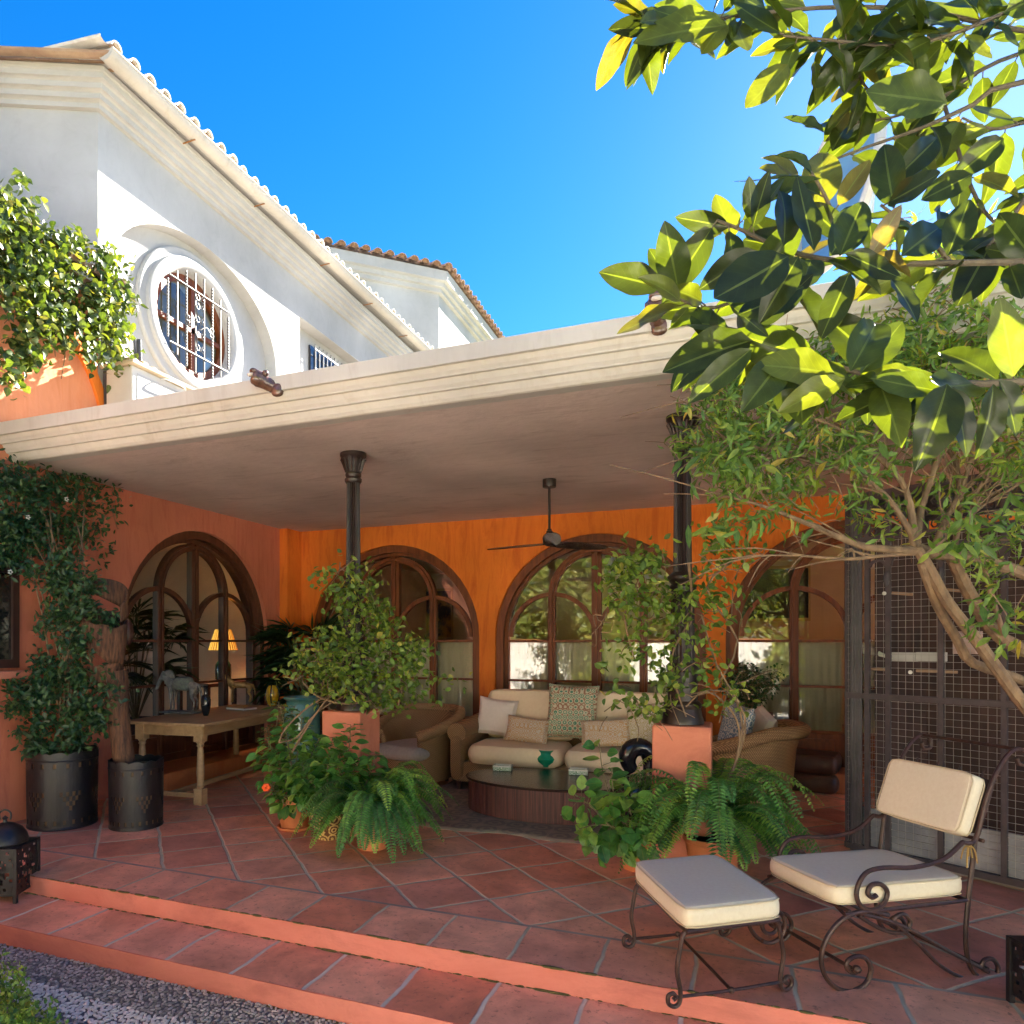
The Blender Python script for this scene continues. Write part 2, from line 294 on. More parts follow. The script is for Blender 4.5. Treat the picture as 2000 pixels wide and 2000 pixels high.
# ------------------------------------------------------------------ mesh building
LOC = {}
class M:
    def __init__(s, T=None): s.v = []; s.f = []; s.T = T or Matrix.Identity(4); s.sm = []
    def add(s, vs, fs, smooth=False):
        o = len(s.v); s.v += [tuple(s.T @ Vector(v)) for v in vs]; s.f += [tuple(i+o for i in f) for f in fs]; s.sm += [smooth]*len(fs); return s
    def box(s, x0, x1, y0, y1, z0, z1):
        s.add([(x, y, z) for z in (z0, z1) for y in (y0, y1) for x in (x0, x1)],
              [(0, 2, 3, 1), (4, 5, 7, 6), (0, 1, 5, 4), (2, 6, 7, 3), (0, 4, 6, 2), (1, 3, 7, 5)]); return s
    def prism(s, poly, fn, d0, d1):
        "extrude 2D polygon through fn(a,b,d)"
        n = len(poly); vs = [fn(a, b, d0) for a, b in poly]+[fn(a, b, d1) for a, b in poly]
        fs = [tuple(range(n-1, -1, -1)), tuple(range(n, 2*n))]+[(i, (i+1) % n, n+(i+1) % n, n+i) for i in range(n)]
        return s.add(vs, fs)
    def strip(s, path, w, fn, d0, d1, closed=False):
        "flat band of width w along a 2D path, extruded"
        n = len(path); L = []; R = []
        for i, (x, y) in enumerate(path):
            a = path[max(0, i-1)]; b = path[min(n-1, i+1)]
            if closed: a = path[i-1]; b = path[(i+1) % n]
            dx, dy = b[0]-a[0], b[1]-a[1]; l = hypot(dx, dy) or 1; nx, ny = -dy/l*w/2, dx/l*w/2
            L.append((x+nx, y+ny)); R.append((x-nx, y-ny))
        vs = [fn(a, b, d) for d in (d0, d1) for row in (L, R) for a, b in row]; fs = []
        m = n if closed else n-1
        for i in range(m):
            j = (i+1) % n
            fs += [(i, j, n+j, n+i), (2*n+i, 3*n+i, 3*n+j, 2*n+j), (i, 2*n+i, 2*n+j, j), (n+i, n+j, 3*n+j, 3*n+i)]
        if not closed: fs += [(0, n, 3*n, 2*n), (n-1, 3*n-1, 4*n-1, 2*n-1)]
        return s.add(vs, fs)
    def tube(s, pts, r, sides=8, smooth=3, cap=True):
        pts = [Vector(p) for p in pts]; rr = list(r) if hasattr(r, '__len__') else [r]*len(pts)
        if smooth > 1 and len(pts) > 2:
            P = []; R = []
            for i in range(len(pts)-1):
                p0 = pts[max(i-1, 0)]; p1 = pts[i]; p2 = pts[i+1]; p3 = pts[min(i+2, len(pts)-1)]
                for k in range(smooth):
                    t = k/smooth
                    P.append(.5*((2*p1)+(p2-p0)*t+(2*p0-5*p1+4*p2-p3)*t*t+(3*p1-p0-3*p2+p3)*t**3)); R.append(rr[i]+(rr[i+1]-rr[i])*t)
            P.append(pts[-1]); R.append(rr[-1]); pts, rr = P, R
        vs = []; n = len(pts); up = None
        for i, p in enumerate(pts):
            d = (pts[min(i+1, n-1)]-pts[max(i-1, 0)]); d = d.normalized() if d.length > 1e-9 else Vector((0, 0, 1))
            if up is None: up = d.orthogonal().normalized()
            up = (up-d*up.dot(d)); up = up.normalized() if up.length > 1e-6 else d.orthogonal().normalized()
            sd = d.cross(up)
            for k in range(sides):
                a = 2*pi*k/sides; vs.append(p+(up*cos(a)+sd*sin(a))*rr[i])
        fs = [(i*sides+k, i*sides+(k+1) % sides, (i+1)*sides+(k+1) % sides, (i+1)*sides+k) for i in range(n-1) for k in range(sides)]
        if cap: fs += [tuple(range(sides-1, -1, -1)), tuple((n-1)*sides+k for k in range(sides))]
        return s.add(vs, fs, True)
    def lathe(s, prof, c=(0, 0, 0), seg=28, flute=0, fl=(0, 0), nfl=16):
        vs = []; n = len(prof)
        for r, z in prof:
            for k in range(seg):
                a = 2*pi*k/seg; q = r
                if flute and fl[0] <= z <= fl[1] and k % 2: q = r*(1-flute)
                vs.append((c[0]+q*cos(a), c[1]+q*sin(a), c[2]+z))
        fs = [(i*seg+k, i*seg+(k+1) % seg, (i+1)*seg+(k+1) % seg, (i+1)*seg+k) for i in range(n-1) for k in range(seg)]
        if prof[0][0] > 1e-4: fs.append(tuple(range(seg-1, -1, -1)))
        if prof[-1][0] > 1e-4: fs.append(tuple((n-1)*seg+k for k in range(seg)))
        return s.add(vs, fs, True)
    def quadric(s, c, a, n=(2.4, 2.4, 2.4), res=10, R=None):
        "soft cushion / blob: superellipsoid from a cube grid"
        vs = []; idx = {}; fs = []
        R = R or Matrix.Identity(3)
        def vid(i, j, k):
            if (i, j, k) not in idx:
                p = [2*q/res-1 for q in (i, j, k)]
                e = n if hasattr(n, '__len__') else (n,)*3
                p = [sin(q*pi/2)*.5+q*.5 for q in p]
                l = sum(abs(p[t])**e[t] for t in range(3))**(1/max(e))
                idx[(i, j, k)] = len(vs); vs.append(tuple(Vector(c)+R @ Vector([p[t]/l*a[t] for t in range(3)])))
            return idx[(i, j, k)]
        for i in range(res):
            for j in range(res):
                for q in (0, res):
                    A = [(i, j), (i+1, j), (i+1, j+1), (i, j+1)]
                    if q: A = A[::-1]
                    fs.append(tuple(vid(x, y, q) for x, y in A[::-1])[::-1]); fs.append(tuple(vid(x, q, y) for x, y in A)); fs.append(tuple(vid(q, x, y) for x, y in A[::-1]))
        return s.add(vs, fs, True)
    def pillow(s, c, w, h, t, R, res=12):
        vs = []; fs = []; n = res+1
        for side in (1, -1):
            for j in range(n):
                for i in range(n):
                    x = 2*i/res-1; y = 2*j/res-1
                    pinch = 1-.07*(1-y*y)*abs(x)**2; pin2 = 1-.07*(1-x*x)*abs(y)**2
                    th = t/2*(max(0, (1-x**4))*max(0, (1-y**4)))**.55
                    vs.append(tuple(Vector(c)+R @ Vector((x*w/2*pinch, side*th, y*h/2*pin2))))
        for sd in (0, 1):
            for j in range(res):
                for i in range(res):
                    a = sd*n*n+j*n+i; q = (a, a+1, a+n+1, a+n); fs.append(q[::-1] if sd == 0 else q)
        return s.add(vs, fs, True)
    def build(s, name, m, parent=None, bevel=0, angle=35):
        me = bpy.data.meshes.new(name)
        o = bpy.data.objects.new(name, me)
        off = Vector((0, 0, 0))
        if parent is not None: off = LOC[parent.name]
        else:
            off = Vector((0, 0, 0))
        me.from_pydata([tuple(Vector(v)-off) for v in s.v], [], s.f); me.materials.append(m)
        me.polygons.foreach_set('use_smooth', s.sm); me.update()
        if any(s.sm):
            try: me.set_sharp_from_angle(angle=radians(angle))
            except Exception: pass
        COL.objects.link(o)
        if parent is not None: o.parent = parent; LOC[o.name] = off
        else: LOC[o.name] = off
        if bevel:
            b = o.modifiers.new("bevel", 'BEVEL'); b.width = bevel; b.segments = 2; b.limit_method = 'ANGLE'
        return o
def fixn(o):
    import bmesh
    b = bmesh.new(); b.from_mesh(o.data); bmesh.ops.recalc_face_normals(b, faces=b.faces); b.to_mesh(o.data); b.free(); return o
def thing(name, label, cat, loc=(0, 0, 0), group=None):
    o = bpy.data.objects.new(name, None); COL.objects.link(o); o.location = loc; o.empty_display_size = .2
    o['label'] = label; o['category'] = cat
    if group: o['group'] = group
    LOC[o.name] = Vector(loc); return o
def tag(o, label, cat, group=None):
    o['label'] = label; o['category'] = cat
    if group: o['group'] = group
    return o
def struct(o): o['kind'] = 'structure'; return o
def stuff(o, label, cat): o['kind'] = 'stuff'; o['label'] = label; o['category'] = cat; return o

# leaf templates: (t along, s across, lift)
def tmpl(stations, cross=(-1, 0, 1), fold=.18, curl=.12, wave=0):
    V = []; Fc = []
    for i, (t, w) in enumerate(stations):
        for s in cross: V.append((t, s*w, fold*abs(s)*w - curl*t*t*2 + wave*sin(t*17)*(abs(s) > .9)*s*s, s))
    k = len(cross)
    for i in range(len(stations)-1):
        for j in range(k-1):
            Fc.append((i*k+j, i*k+j+1, (i+1)*k+j+1, (i+1)*k+j))
    return np.array(V), Fc
T_SMALL = tmpl([(0, .08), (.45, 1), (1, .05)])
T_MED = tmpl([(0, .06), (.2, .72), (.5, 1), (.8, .62), (1, .03)])
T_HEART = tmpl([(0, .1), (.12, .8), (.35, 1), (.65, .7), (1, .03)])
T_NARROW = tmpl([(0, .1), (.35, 1), (.7, .8), (1, .04)], fold=.1, curl=.15)
T_BIG = tmpl([(t, max(.02, sin(pi*t**.93)**.72*(1-.06*t)*min(1, .2+t*8))) for t in [i/17 for i in range(18)]], cross=(-1, -.7, -.35, 0, .35, .7, 1), fold=.13, curl=.12, wave=0)
T_BIG[0][:, 2] += .035*np.sin(T_BIG[0][:, 0]*15+T_BIG[0][:, 1]*2)*np.abs(T_BIG[0][:, 1])**1.5
def leaves(name, m, P, D, N, L, Wd, T, parent=None, rnd=None, extra=None):
    P, D, N = (np.asarray(a, float) for a in (P, D, N)); n = len(P)
    L = np.broadcast_to(np.asarray(L, float), n); Wd = np.broadcast_to(np.asarray(Wd, float), n)
    D = D/np.linalg.norm(D, axis=1)[:, None]
    B = np.cross(D, N); B /= (np.linalg.norm(B, axis=1)[:, None]+1e-9); Nn = np.cross(B, D)
    TV, TF = T; k = len(TV)
    cu = rng.uniform(-.4, 2.6, n); fo = rng.uniform(.4, 1.6, n)
    t = TV[:, 0][None, :]; s_ = TV[:, 1][None, :]; h = TV[:, 2][None, :]
    base = (P[:, None, :]+D[:, None, :]*(t*L[:, None])[:, :, None]+B[:, None, :]*(s_*Wd[:, None]*.5)[:, :, None]
            + Nn[:, None, :]*((np.where(h > 0, h*fo[:, None], h*cu[:, None]))*L[:, None]*.6)[:, :, None])
    off = np.array(LOC[parent.name]) if parent is not None else np.zeros(3)
    V = (base-off).reshape(-1, 3)
    Fa = (np.array(TF)[None]+np.arange(n)[:, None, None]*k).reshape(-1, len(TF[0]))
    me = bpy.data.meshes.new(name); nf = len(Fa); kk = Fa.shape[1]
    me.vertices.add(len(V)); me.vertices.foreach_set('co', V.ravel())
    me.loops.add(nf*kk); me.loops.foreach_set('vertex_index', Fa.ravel().astype(np.int32))
    me.polygons.add(nf); me.polygons.foreach_set('loop_start', np.arange(0, nf*kk, kk, dtype=np.int32)); me.polygons.foreach_set('loop_total', np.full(nf, kk, dtype=np.int32))
    me.polygons.foreach_set('use_smooth', np.ones(nf, bool))
    me.update(calc_edges=True)
    if rnd is None: rnd = rng.random(n)
    a = me.attributes.new('rnd', 'FLOAT', 'POINT'); a.data.foreach_set('value', np.repeat(np.asarray(rnd, float), k).astype(np.float32))
    a = me.attributes.new('acr', 'FLOAT', 'POINT'); a.data.foreach_set('value', np.tile(TV[:, 3], n).astype(np.float32))
    a = me.attributes.new('alo', 'FLOAT', 'POINT'); a.data.foreach_set('value', np.tile(TV[:, 0], n).astype(np.float32))
    me.materials.append(m); o = bpy.data.objects.new(name, me); COL.objects.link(o); LOC[o.name] = Vector(off)
    if parent is not None: o.parent = parent
    return o
def rdirs(n, up=0.0, flat=1.0):
    d = rng.normal(size=(n, 3)); d[:, 2] = d[:, 2]*flat+up; return d/np.linalg.norm(d, axis=1)[:, None]
def blob(c, r, n, clumps=None, cr=.25):
    "points gathered in clumps inside an ellipsoid"
    c = np.array(c, float); r = np.array(r if hasattr(r, '__len__') else (r,)*3, float)
    k = clumps or max(3, n//40)
    q = rng.normal(size=(k, 3)); q /= np.linalg.norm(q, axis=1)[:, None]; q *= rng.uniform(.25, 1, k)[:, None]**.6
    pick = rng.integers(0, k, n); p = q[pick]+rng.normal(size=(n, 3))*cr
    return c+p*r

G_VINE = leafmat("vine_leaf", [(0, (.028, .052, .012)), (.5, (.06, .10, .02)), (.9, (.13, .165, .035)), (1, (.24, .22, .07))], trans=.3, tcol=(2.2, 2.0, .5))
G_COLV = leafmat("column_vine_leaf", [(0, (.06, .12, .02)), (.5, (.13, .22, .035)), (.9, (.24, .34, .06)), (1, (.40, .38, .09))], trans=.35)
G_DARK = leafmat("jasmine_leaf", [(0, (.015, .05, .022)), (.6, (.03, .085, .03)), (1, (.07, .13, .035))], trans=.2, rough=.3, tcol=(2, 2.2, .6))
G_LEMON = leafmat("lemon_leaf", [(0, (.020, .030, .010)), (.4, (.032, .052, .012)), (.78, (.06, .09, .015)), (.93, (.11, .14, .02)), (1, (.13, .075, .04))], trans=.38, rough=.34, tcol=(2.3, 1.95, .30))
G_SHRUB = leafmat("shrub_leaf", [(0, (.06, .13, .025)), (.6, (.13, .24, .045)), (.92, (.25, .34, .065)), (1, (.42, .30, .06))], trans=.35)
G_HIB = leafmat("hibiscus_leaf", [(0, (.04, .14, .035)), (.6, (.09, .25, .05)), (1, (.22, .34, .07))], trans=.3, rough=.35)
G_FERN = leafmat("fern_leaf", [(0, (.03, .11, .035)), (.6, (.09, .25, .05)), (1, (.28, .44, .08))], trans=.3)
G_PALM = leafmat("palm_leaf", [(0, (.012, .035, .012)), (1, (.03, .07, .02))], trans=.15)
G_BOX = leafmat("boxwood_leaf", [(0, (.07, .17, .03)), (.6, (.15, .30, .06)), (1, (.30, .44, .10))], trans=.3)
G_TREE = leafmat("garden_tree_leaf", [(0, (.08, .13, .03)), (.6, (.22, .28, .06)), (1, (.45, .44, .13))], trans=.4)

# ================================================================== SETTING
struct(M().add([(-300, -300, -.23), (300, -300, -.23), (300, 300, -.23), (-300, 300, -.23)], [(0, 1, 2, 3)]).build("garden_ground", GRASSM))
YS, YT, YB, YW, XL, HC = 3.235, 2.82, 3.66, 8.27, -5.5, 3.0     # step edge, tread edge, border row, back wall, left wall, ceiling
C1, C2, C3 = (.66, .24, .14), (.80, .39, .25), (.48, .18, .13)
TD = tilemat("terracotta_tiles_diagonal", 'diag', .432, (.58, 4.565), .020, C1, C2, C3, (.60, .56, .42))
TR = tilemat("terracotta_tiles_border_row", 'row', .411, (-3.84, 0), .018, C1, C2, C3, (.58, .54, .40))
TT = tilemat("terracotta_tiles_step_row", 'row', .411, (-3.058, 0), .020, C1, C2, C3, (.72, .69, .58))
def sheet(name, x0, x1, y0, y1, z, m): return struct(M().add([(x0, y0, z), (x1, y0, z), (x1, y1, z), (x0, y1, z)], [(0, 1, 2, 3)]).build(name, m))
sheet("terrace_floor", -5.6, 9, YB+.012, YW+.3, 0, TD)
sheet("terrace_joint", -5.6, 9, YB-.012, YB+.012, 0, MORTAR)
sheet("terrace_border", -5.6, 9, YS, YB-.012, 0, TR)
struct(M().box(-5.6, 9, YS+.006, YW+.2, -.229, -.004).build("terrace_base", SALMON))
def riser(name, y, z0, z1, x0=-5.6, x1=9):
    m = M(); n = 150; vs = []; fs = []
    for i in range(n+1):
        x = x0+(x1-x0)*i/n; w = .0015*sin(i*1.7)+.001*sin(i*.6)+random.uniform(-.001, .001)
        vs += [(x, y+.01, z0), (x, y-.002+w*.3, z0), (x, y-.002+w*.5, z1-.004+w*.8), (x, y+.014, z1-.001)]
    for i in range(n):
        for k in range(3): a = i*4+k; fs.append((a, a+4, a+5, a+1)[::-1])
    m.add(vs, fs); return struct(fixn(m.build(name, STEPP)))
riser("upper_step_riser", YS, -.115, 0)
sheet("step_tread", -5.6, 9, YT, YS-.002, -.115, TT)
struct(M().box(-5.6, 9, YT+.006, YS+.004, -.2295, -.12).build("step_base", SALMON))
riser("lower_step_riser", YT, -.23, -.115)
# moss in the crease and on the nosing
def moss(name, y, z, n, label):
    m = M()
    for i in range(n):
        x = random.uniform(-4.2, 1.2); r = random.uniform(.002, .008) * random.choice((.5, 1, 1, 1, 2.4))
        m.quadric((x, y+random.uniform(-.004, .003), z), (r*random.uniform(1, 3.5), r*.5, r*.35), res=2)
    return stuff(m.build(name, MOSS), label, "moss")
moss("moss", YS-.006, -.112, 420, "dark green moss in the crease at the foot of the upper step")
moss("moss", YS-.001, .0, 260, "brown moss crumbs along the chipped upper step edge")
moss("moss", YT-.008, -.227, 420, "thin moss line along the foot of the lower step")
# pebble mosaic
def pebbles(name, c1, c2, pts, sz, label):
    ico = bpy.data.meshes.new("t"); import bmesh
    b = bmesh.new(); bmesh.ops.create_icosphere(b, subdivisions=1, radius=1); tv = np.array([v.co[:] for v in b.verts]); tf = [tuple(v.index for v in f.verts) for f in b.faces]; b.free()
    n = len(pts); a = rng.uniform(0, pi, n); sx = rng.uniform(.8, 1.35, n)*sz; sy = rng.uniform(.45, .8, n)*sz; sz_ = rng.uniform(.35, .5, n)*sz
    V = tv[None]*np.stack([sx, sy, sz_], 1)[:, None, :]
    ca, sa = np.cos(a)[:, None], np.sin(a)[:, None]
    X = V[..., 0]*ca-V[..., 1]*sa; Y = V[..., 0]*sa+V[..., 1]*ca
    V = np.stack([X+pts[:, 0:1], Y+pts[:, 1:2], V[..., 2]+pts[:, 2:3]], -1).reshape(-1, 3)
    Fa = (np.array(tf)[None]+np.arange(n)[:, None, None]*len(tv)).reshape(-1, 3)
    me = bpy.data.meshes.new(name); me.from_pydata(V.tolist(), [], Fa.tolist()); me.polygons.foreach_set('use_smooth', [True]*len(me.polygons))
    at = me.attributes.new('rnd', 'FLOAT', 'POINT'); at.data.foreach_set('value', np.repeat(rng.random(n), len(tv)).astype(np.float32))
    mm, nn, bb, oo = newmat(name+"_stone"); an = node(nn, "ShaderNodeAttribute", attribute_name="rnd"); r = ramp(nn, [(0, c1), (1, c2)]); nn.links.new(an.outputs['Fac'], r.inputs[0]); nn.links.new(r.outputs[0], bb.inputs['Base Color']); bb.inputs['Roughness'].default_value = .5
    me.materials.append(mm); o = bpy.data.objects.new(name, me); COL.objects.link(o); return stuff(o, label, "pebbles")
MORTARP = mat("pebble_bedding_mortar", (.22, .21, .19), (.13, .125, .11), scale=30, rough=.95, bump=.4)
sheet("pebble_path", -5.6, 9, .6, YT, -.226, MORTARP)
sheet("bounce_paving", -12, 12, -3.7, .596, -.226, mat("pale_bounce_paving", (.78, .75, .69), (.73, .70, .63), scale=2, rough=.8))  # unseen pale paving, added to bounce sunlight into the porch
gy, gx = np.meshgrid(np.arange(2.05, 2.81, .021), np.arange(-4.6, .2, .024)); g = np.stack([gx.ravel(), gy.ravel()], 1)+rng.normal(size=(gx.size, 2))*.005
edge = 2.60-.05*np.sin((g[:, 0]+4)*1.2)          # white border curve runs through the mosaic
wht = (g[:, 1] < edge) & (g[:, 1] > edge-.17)
P3 = np.concatenate([g, np.full((len(g), 1), -.222)], 1)
pebbles("grey_pebbles", (.22, .20, .165), (.60, .56, .48), P3[~wht], .0125, "grey pebbles set in mortar at the foot of the lower step")
pebbles("white_pebbles", (.74, .69, .58), (.88, .83, .72), P3[wht], .0145, "curved band of white pebbles beside the low box hedge")

# ================================================================== PORCH / LIVING WING (orange back wall)
wing = thing("porch_wing", "orange single storey wing with arched openings under a flat white edged porch roof", "building", (-1.5, YW, 0))
ARX = (-4.10+.08, -1.42, 1.18); AR = 1.2; ZS = 1.55; ARX = (-4.02, -1.42, 1.18)
def arcp(c, r, z0, a0, a1, n=24): return [(c+r*cos(a0+(a1-a0)*i/n), z0+r*sin(a0+(a1-a0)*i/n)) for i in range(n+1)]
def wall_outline(s0, s1, ztop, centres, r, zs):
    p = [(s0, 0)]
    for c in sorted(centres): p += [(c-r, 0)]+arcp(c, r, zs, pi, 0)+[(c+r, 0)]
    return p+[(s1, 0), (s1, ztop), (s0, ztop)]
def bw(a, b, d): return (a, YW+d, b)
def lw(a, b, d): return (XL-d, a, b)
fixn(M().prism(wall_outline(-5.8, 8, 3.0, ARX, AR, ZS), bw, 0, .28).build("back_wall", ORANGE, wing))
ALY = 6.47
fixn(M().prism([(-2, 0), (ALY-AR, 0)]+arcp(ALY, AR, ZS, pi, 0)+[(ALY+AR, 0), (8.27, 0), (8.27, 3.0), (-2, 3.0)], lw, 0, .28).build("left_wall", RED, wing))
# corner pilaster
M().box(XL+.002, XL+.13, 7.93, 8.268, .0, 2.998).build("pilaster", ORANGE, wing, bevel=.01)
# steps at the doors
M().box(XL+.005, 8, 7.96, YW+.27, .004, .2).build("door_step", plaster("terracotta_step", (.42, .13, .05), (.5, .17, .07)), wing, bevel=.012)
M().box(XL-.27, XL+.34, 5.2, 7.92, .004, .19).build("door_step", MATS["terracotta_step"], wing, bevel=.012)
# room interiors
M().box(-5.78, 4.2, 13.6, 13.8, 0, 3).box(4.2, 7.6, 13.6, 13.8, 2.5, 3).box(7.6, 8, 13.6, 13.8, 0, 3).box(-5.9, -5.78, 8.55, 13.8, 0, 3).box(8, 8.2, 8.0, 13.8, 0, 3).box(-5.9, 8.2, 8.56, 13.8, 2.9, 2.98).build("room_wall", ROOM, wing)  # unseen gap in the far wall, added to let sunlight into the room
M().box(-5.78, 8, 8.56, 13.6, .0, .12).build("room_floor", mat("room_floor_tile", (.3, .14, .08), rough=.4), wing)
M().box(-10.2, -10.0, 5.0, 8.6, 0, 3).box(-10.2, -10.0, 1, 1.4, 0, 3).box(-10.2, -10, 1.4, 5.0, 2.6, 3).box(-10, -5.79, 8.58, 8.7, 0, 3).box(-10, -5.79, 1, 1.1, 0, 3).box(-10.2, -5.79, 1, 8.7, 2.9, 2.98).build("room_wall", ROOM, wing)  # wide opening in the outer wall, added for daylight inside
M().box(-10, -5.79, 1.1, 8.58, .0, .12).build("room_floor", MATS["room_floor_tile"], wing)
# ceiling and roof slab with the moulded fascia
M().add([(-5.6, 4.14, HC), (9, 4.14, HC), (9, YW, HC), (-5.6, YW, HC)], [(0, 3, 2, 1)]).build("ceiling", CEIL, wing)
prof = [(4.15, 2.992), (4.135, 2.997), (4.118, 3.015), (4.098, 3.05), (4.078, 3.053), (4.076, 3.062), (4.06, 3.08), (4.044, 3.112), (4.024, 3.115), (4.022, 3.124), (4.008, 3.14), (3.995, 3.168), (3.972, 3.171), (3.97, 3.268), (3.985, 3.275), (4.16, 3.277), (4.16, 3.25), (4.30, 3.25), (4.30, 3.003)]
def fasc(x0, x1):
    m = M(); n = len(prof); vs = [(x0, y, z) for y, z in prof]+[(x1, y, z) for y, z in prof]
    m.add(vs, [(i, (i+1) % n, n+(i+1) % n, n+i) for i in range(n)]+[tuple(range(n)), tuple(range(2*n-1, n-1, -1))]); return m
fo = fixn(fasc(-5.52, 9).build("roof_fascia", CREAM, wing)); fo['label'] = "white moulded roof edge with three stepped bands"
M().box(-5.49, 9, 4.31, 14.2, 3.02, 3.23).build("flat_roof", mat("roof_screed", (.24, .20, .17), (.2, .17, .14), rough=.9), wing)
wb = [(x, y) for x, y in ()]
# ---- arched glazed doors
def door(fn, c, label, loc, blind=True):
    WOOD = MATS['reddish_door_wood'] if blind else mat('shaded_door_wood', (.13, .045, .022), (.07, .025, .014), scale=3, stretch=(8, 8, .8), rough=.4, bump=.15, bscale=12)  # left door: same wood, darkened in colour for its weaker light
    t = thing("arched_glass_door", label, "door", loc, "arched glazed doors of the porch")
    R = AR
    f = M(); f.strip([(c-R+.045, .2)]+arcp(c, R-.045, ZS, pi, 0, 36)+[(c+R-.045, .2)], .088, fn, .05, .27)
    f.strip([(c-R+.10, .2)]+arcp(c, R-.10, ZS, pi, 0, 36)+[(c+R-.10, .2)], .06, fn, .13, .22)
    f.box if False else None
    f.build("door_frame", WOOD, t)
    k = .53; zi = 2.03
    for sgn in (-1, 1):                       # thick posts running up into the tall inner arch
        b = M(); pth = [(c+sgn*k, .2), (c+sgn*k, 1.2)]+[(c+sgn*k*cos(a), zi+(k+.01)*sin(a)) for a in np.linspace(0, pi/2, 14)]
        b.strip(pth, .085, fn, .12, .20); b.strip(pth, .03, fn, .095, .12); b.build("door_stile", WOOD, t)
        s = M(); s.strip(arcp(c+sgn*k, .51, ZS+.01, pi, 0, 22), .05, fn, .13, .19); s.build("small_arch_bar", WOOD, t)
        bp = M(); a0, a1 = sorted((c+sgn*.05, c+sgn*(R-.12)))
        bp.prism([(a0, .2), (a1, .2), (a1, .54), (a0, .54)], fn, .14, .18)
        bp.strip([(a0+.1, .27), (a1-.1, .27), (a1-.1, .47), (a0+.1, .47)], .03, fn, .122, .14, closed=True); bp.build("door_panel", WOOD, t)
    cm = M(); cm.strip([(c, .2), (c, 2.62)], .11, fn, .12, .20); cm.strip([(c, .2), (c, 2.6)], .03, fn, .098, .12); cm.build("centre_stile", WOOD, t)
    hb = M()
    for z in (1.03, 1.51): hb.strip([(c-R+.1, z), (c+R-.1, z)], .026, fn, .14, .175)
    hb.build("glazing_bar", WOOD, t)
    g = M(); g.add([fn(a, b, .156) for a, b in [(c-R+.09, .54)]+arcp(c, R-.09, ZS, pi, 0, 36)+[(c+R-.09, .54)]], [tuple(range(38, -1, -1))]); g.build("glass_pane", GLASS if blind else GLASS_DIM, t)
    if blind:
        bl = M(); n = 60
        for sg in (-1, 1):
            vs = []; x0, x1 = (c+sg*.07, c+sg*(R-.13))
            for i in range(n+1):
                x = x0+(x1-x0)*i/n; d = .24+.006*sin(i*1.3)
                vs += [fn(x, .56, d), fn(x, 1.49, d)]
            bl.add(vs, [(2*i, 2*i+2, 2*i+3, 2*i+1) for i in range(n)], True)
        bl.build("half_blind", BLIND, t)
    return t
door(lw, ALY, "shade darkened arched glass door in the left wall behind the long wooden table", (XL, ALY, .19), blind=False)
door(bw, ARX[0], "arched glass door behind the vine clad left column, nearest the porch corner", (ARX[0], YW, .2))
door(bw, ARX[1], "arched glass door directly behind the sofa and the ceiling fan", (ARX[1], YW, .2))
door(bw, ARX[2], "arched glass door at right, partly covered by the aviary", (ARX[2], YW, .2))

# ---- left wing above the porch roof (orange wall with clay tiles)
lwg = thing("side_wing", "rosy orange side wing with a clay tiled eave overgrown by vine", "building", (XL, 3, 0))
fixn(M().prism([(-2, 3.0), (5.0, 3.0), (5.0, 4.78), (-2, 4.78)], lw, 0, .28).build("upper_wall", plaster("sunny_orange_limewash", (.66, .22, .10), (.74, .29, .15), (.70, .24, .11)), lwg))
fixn(M().strip([(5.1, 3.2)]+[(4.45+.75*cos(a)-.1, 3.35+1.0*sin(a)) for a in np.linspace(.25, 1.75, 14)], .10, lw, -.035, -.002).build("wall_arch_relief", ORANGE, lwg))
def roof(parent, fn, n, pitch, r, length, slope, mt, name="roof_tiles", plug=True):
    "rows of half round tiles; fn(i) gives eave point, uphill dir"
    m = M(); pl = M()
    for i in range(n):
        p, up = fn(i); p = Vector(p); up = Vector(up).normalized(); side = Vector((0, 0, 1)).cross(up).normalized(); d = (up*cos(slope)+Vector((0, 0, 1))*sin(slope)); nn = d.cross(side)
        if nn.z < 0: nn = -nn
        seg = 9; rows = int(length/.38)
        jit = random.uniform(-.012, .012); p = p+side*jit-up*random.uniform(0, .03)
        for k in range(rows):
            rr = r*random.uniform(.95, 1.05)
            a0 = p+d*(k*.38)+nn*(.012*k*0); a1 = p+d*((k+1)*.38+.04)
            vs = []
            for q, ro, ri in ((a0, rr, rr-.014), (a1, rr*.88, rr*.88-.014)):
                for rad in (ro, ri):
                    for j in range(seg+1):
                        an = pi*j/seg; vs.append(q+side*cos(an)*rad+nn*sin(an)*rad*.95)
            s1 = seg+1; fs = []
            for j in range(seg):
                fs += [(j, j+1, 2*s1+j+1, 2*s1+j), (s1+j+1, s1+j, 3*s1+j, 3*s1+j+1), (j, s1+j, s1+j+1, j+1)]
            m.add(vs, fs, True)
            # channel tile between covers
            cq = side*pitch/2; vs = []
            for q in (a0+cq+d*.03, a1+cq):
                for j in range(6): an = pi+pi*j/5; vs.append(q+side*cos(an)*r*.9+nn*(sin(an)*r*.55+.02))
            m.add(vs, [(j, j+1, 7+j, 6+j) for j in range(5)], True)
        c = p+d*.05; pl.add([c+side*cos(pi*j/8)*r*.9+nn*sin(pi*j/8)*r*.86 for j in range(9)], [tuple(range(9))])
    k0 = len(m.f); m.v, m.f, m.sm = m.v+pl.v, m.f+[tuple(i+len(m.v) for i in f) for f in pl.f], m.sm+pl.sm
    o = m.build(name, mt, parent); o.data.materials.append(mat("tile_inner_clay", (.22, .12, .07), (.33, .2, .12), scale=20, rough=.9))
    for q in o.data.polygons[k0:]: q.material_index = 1
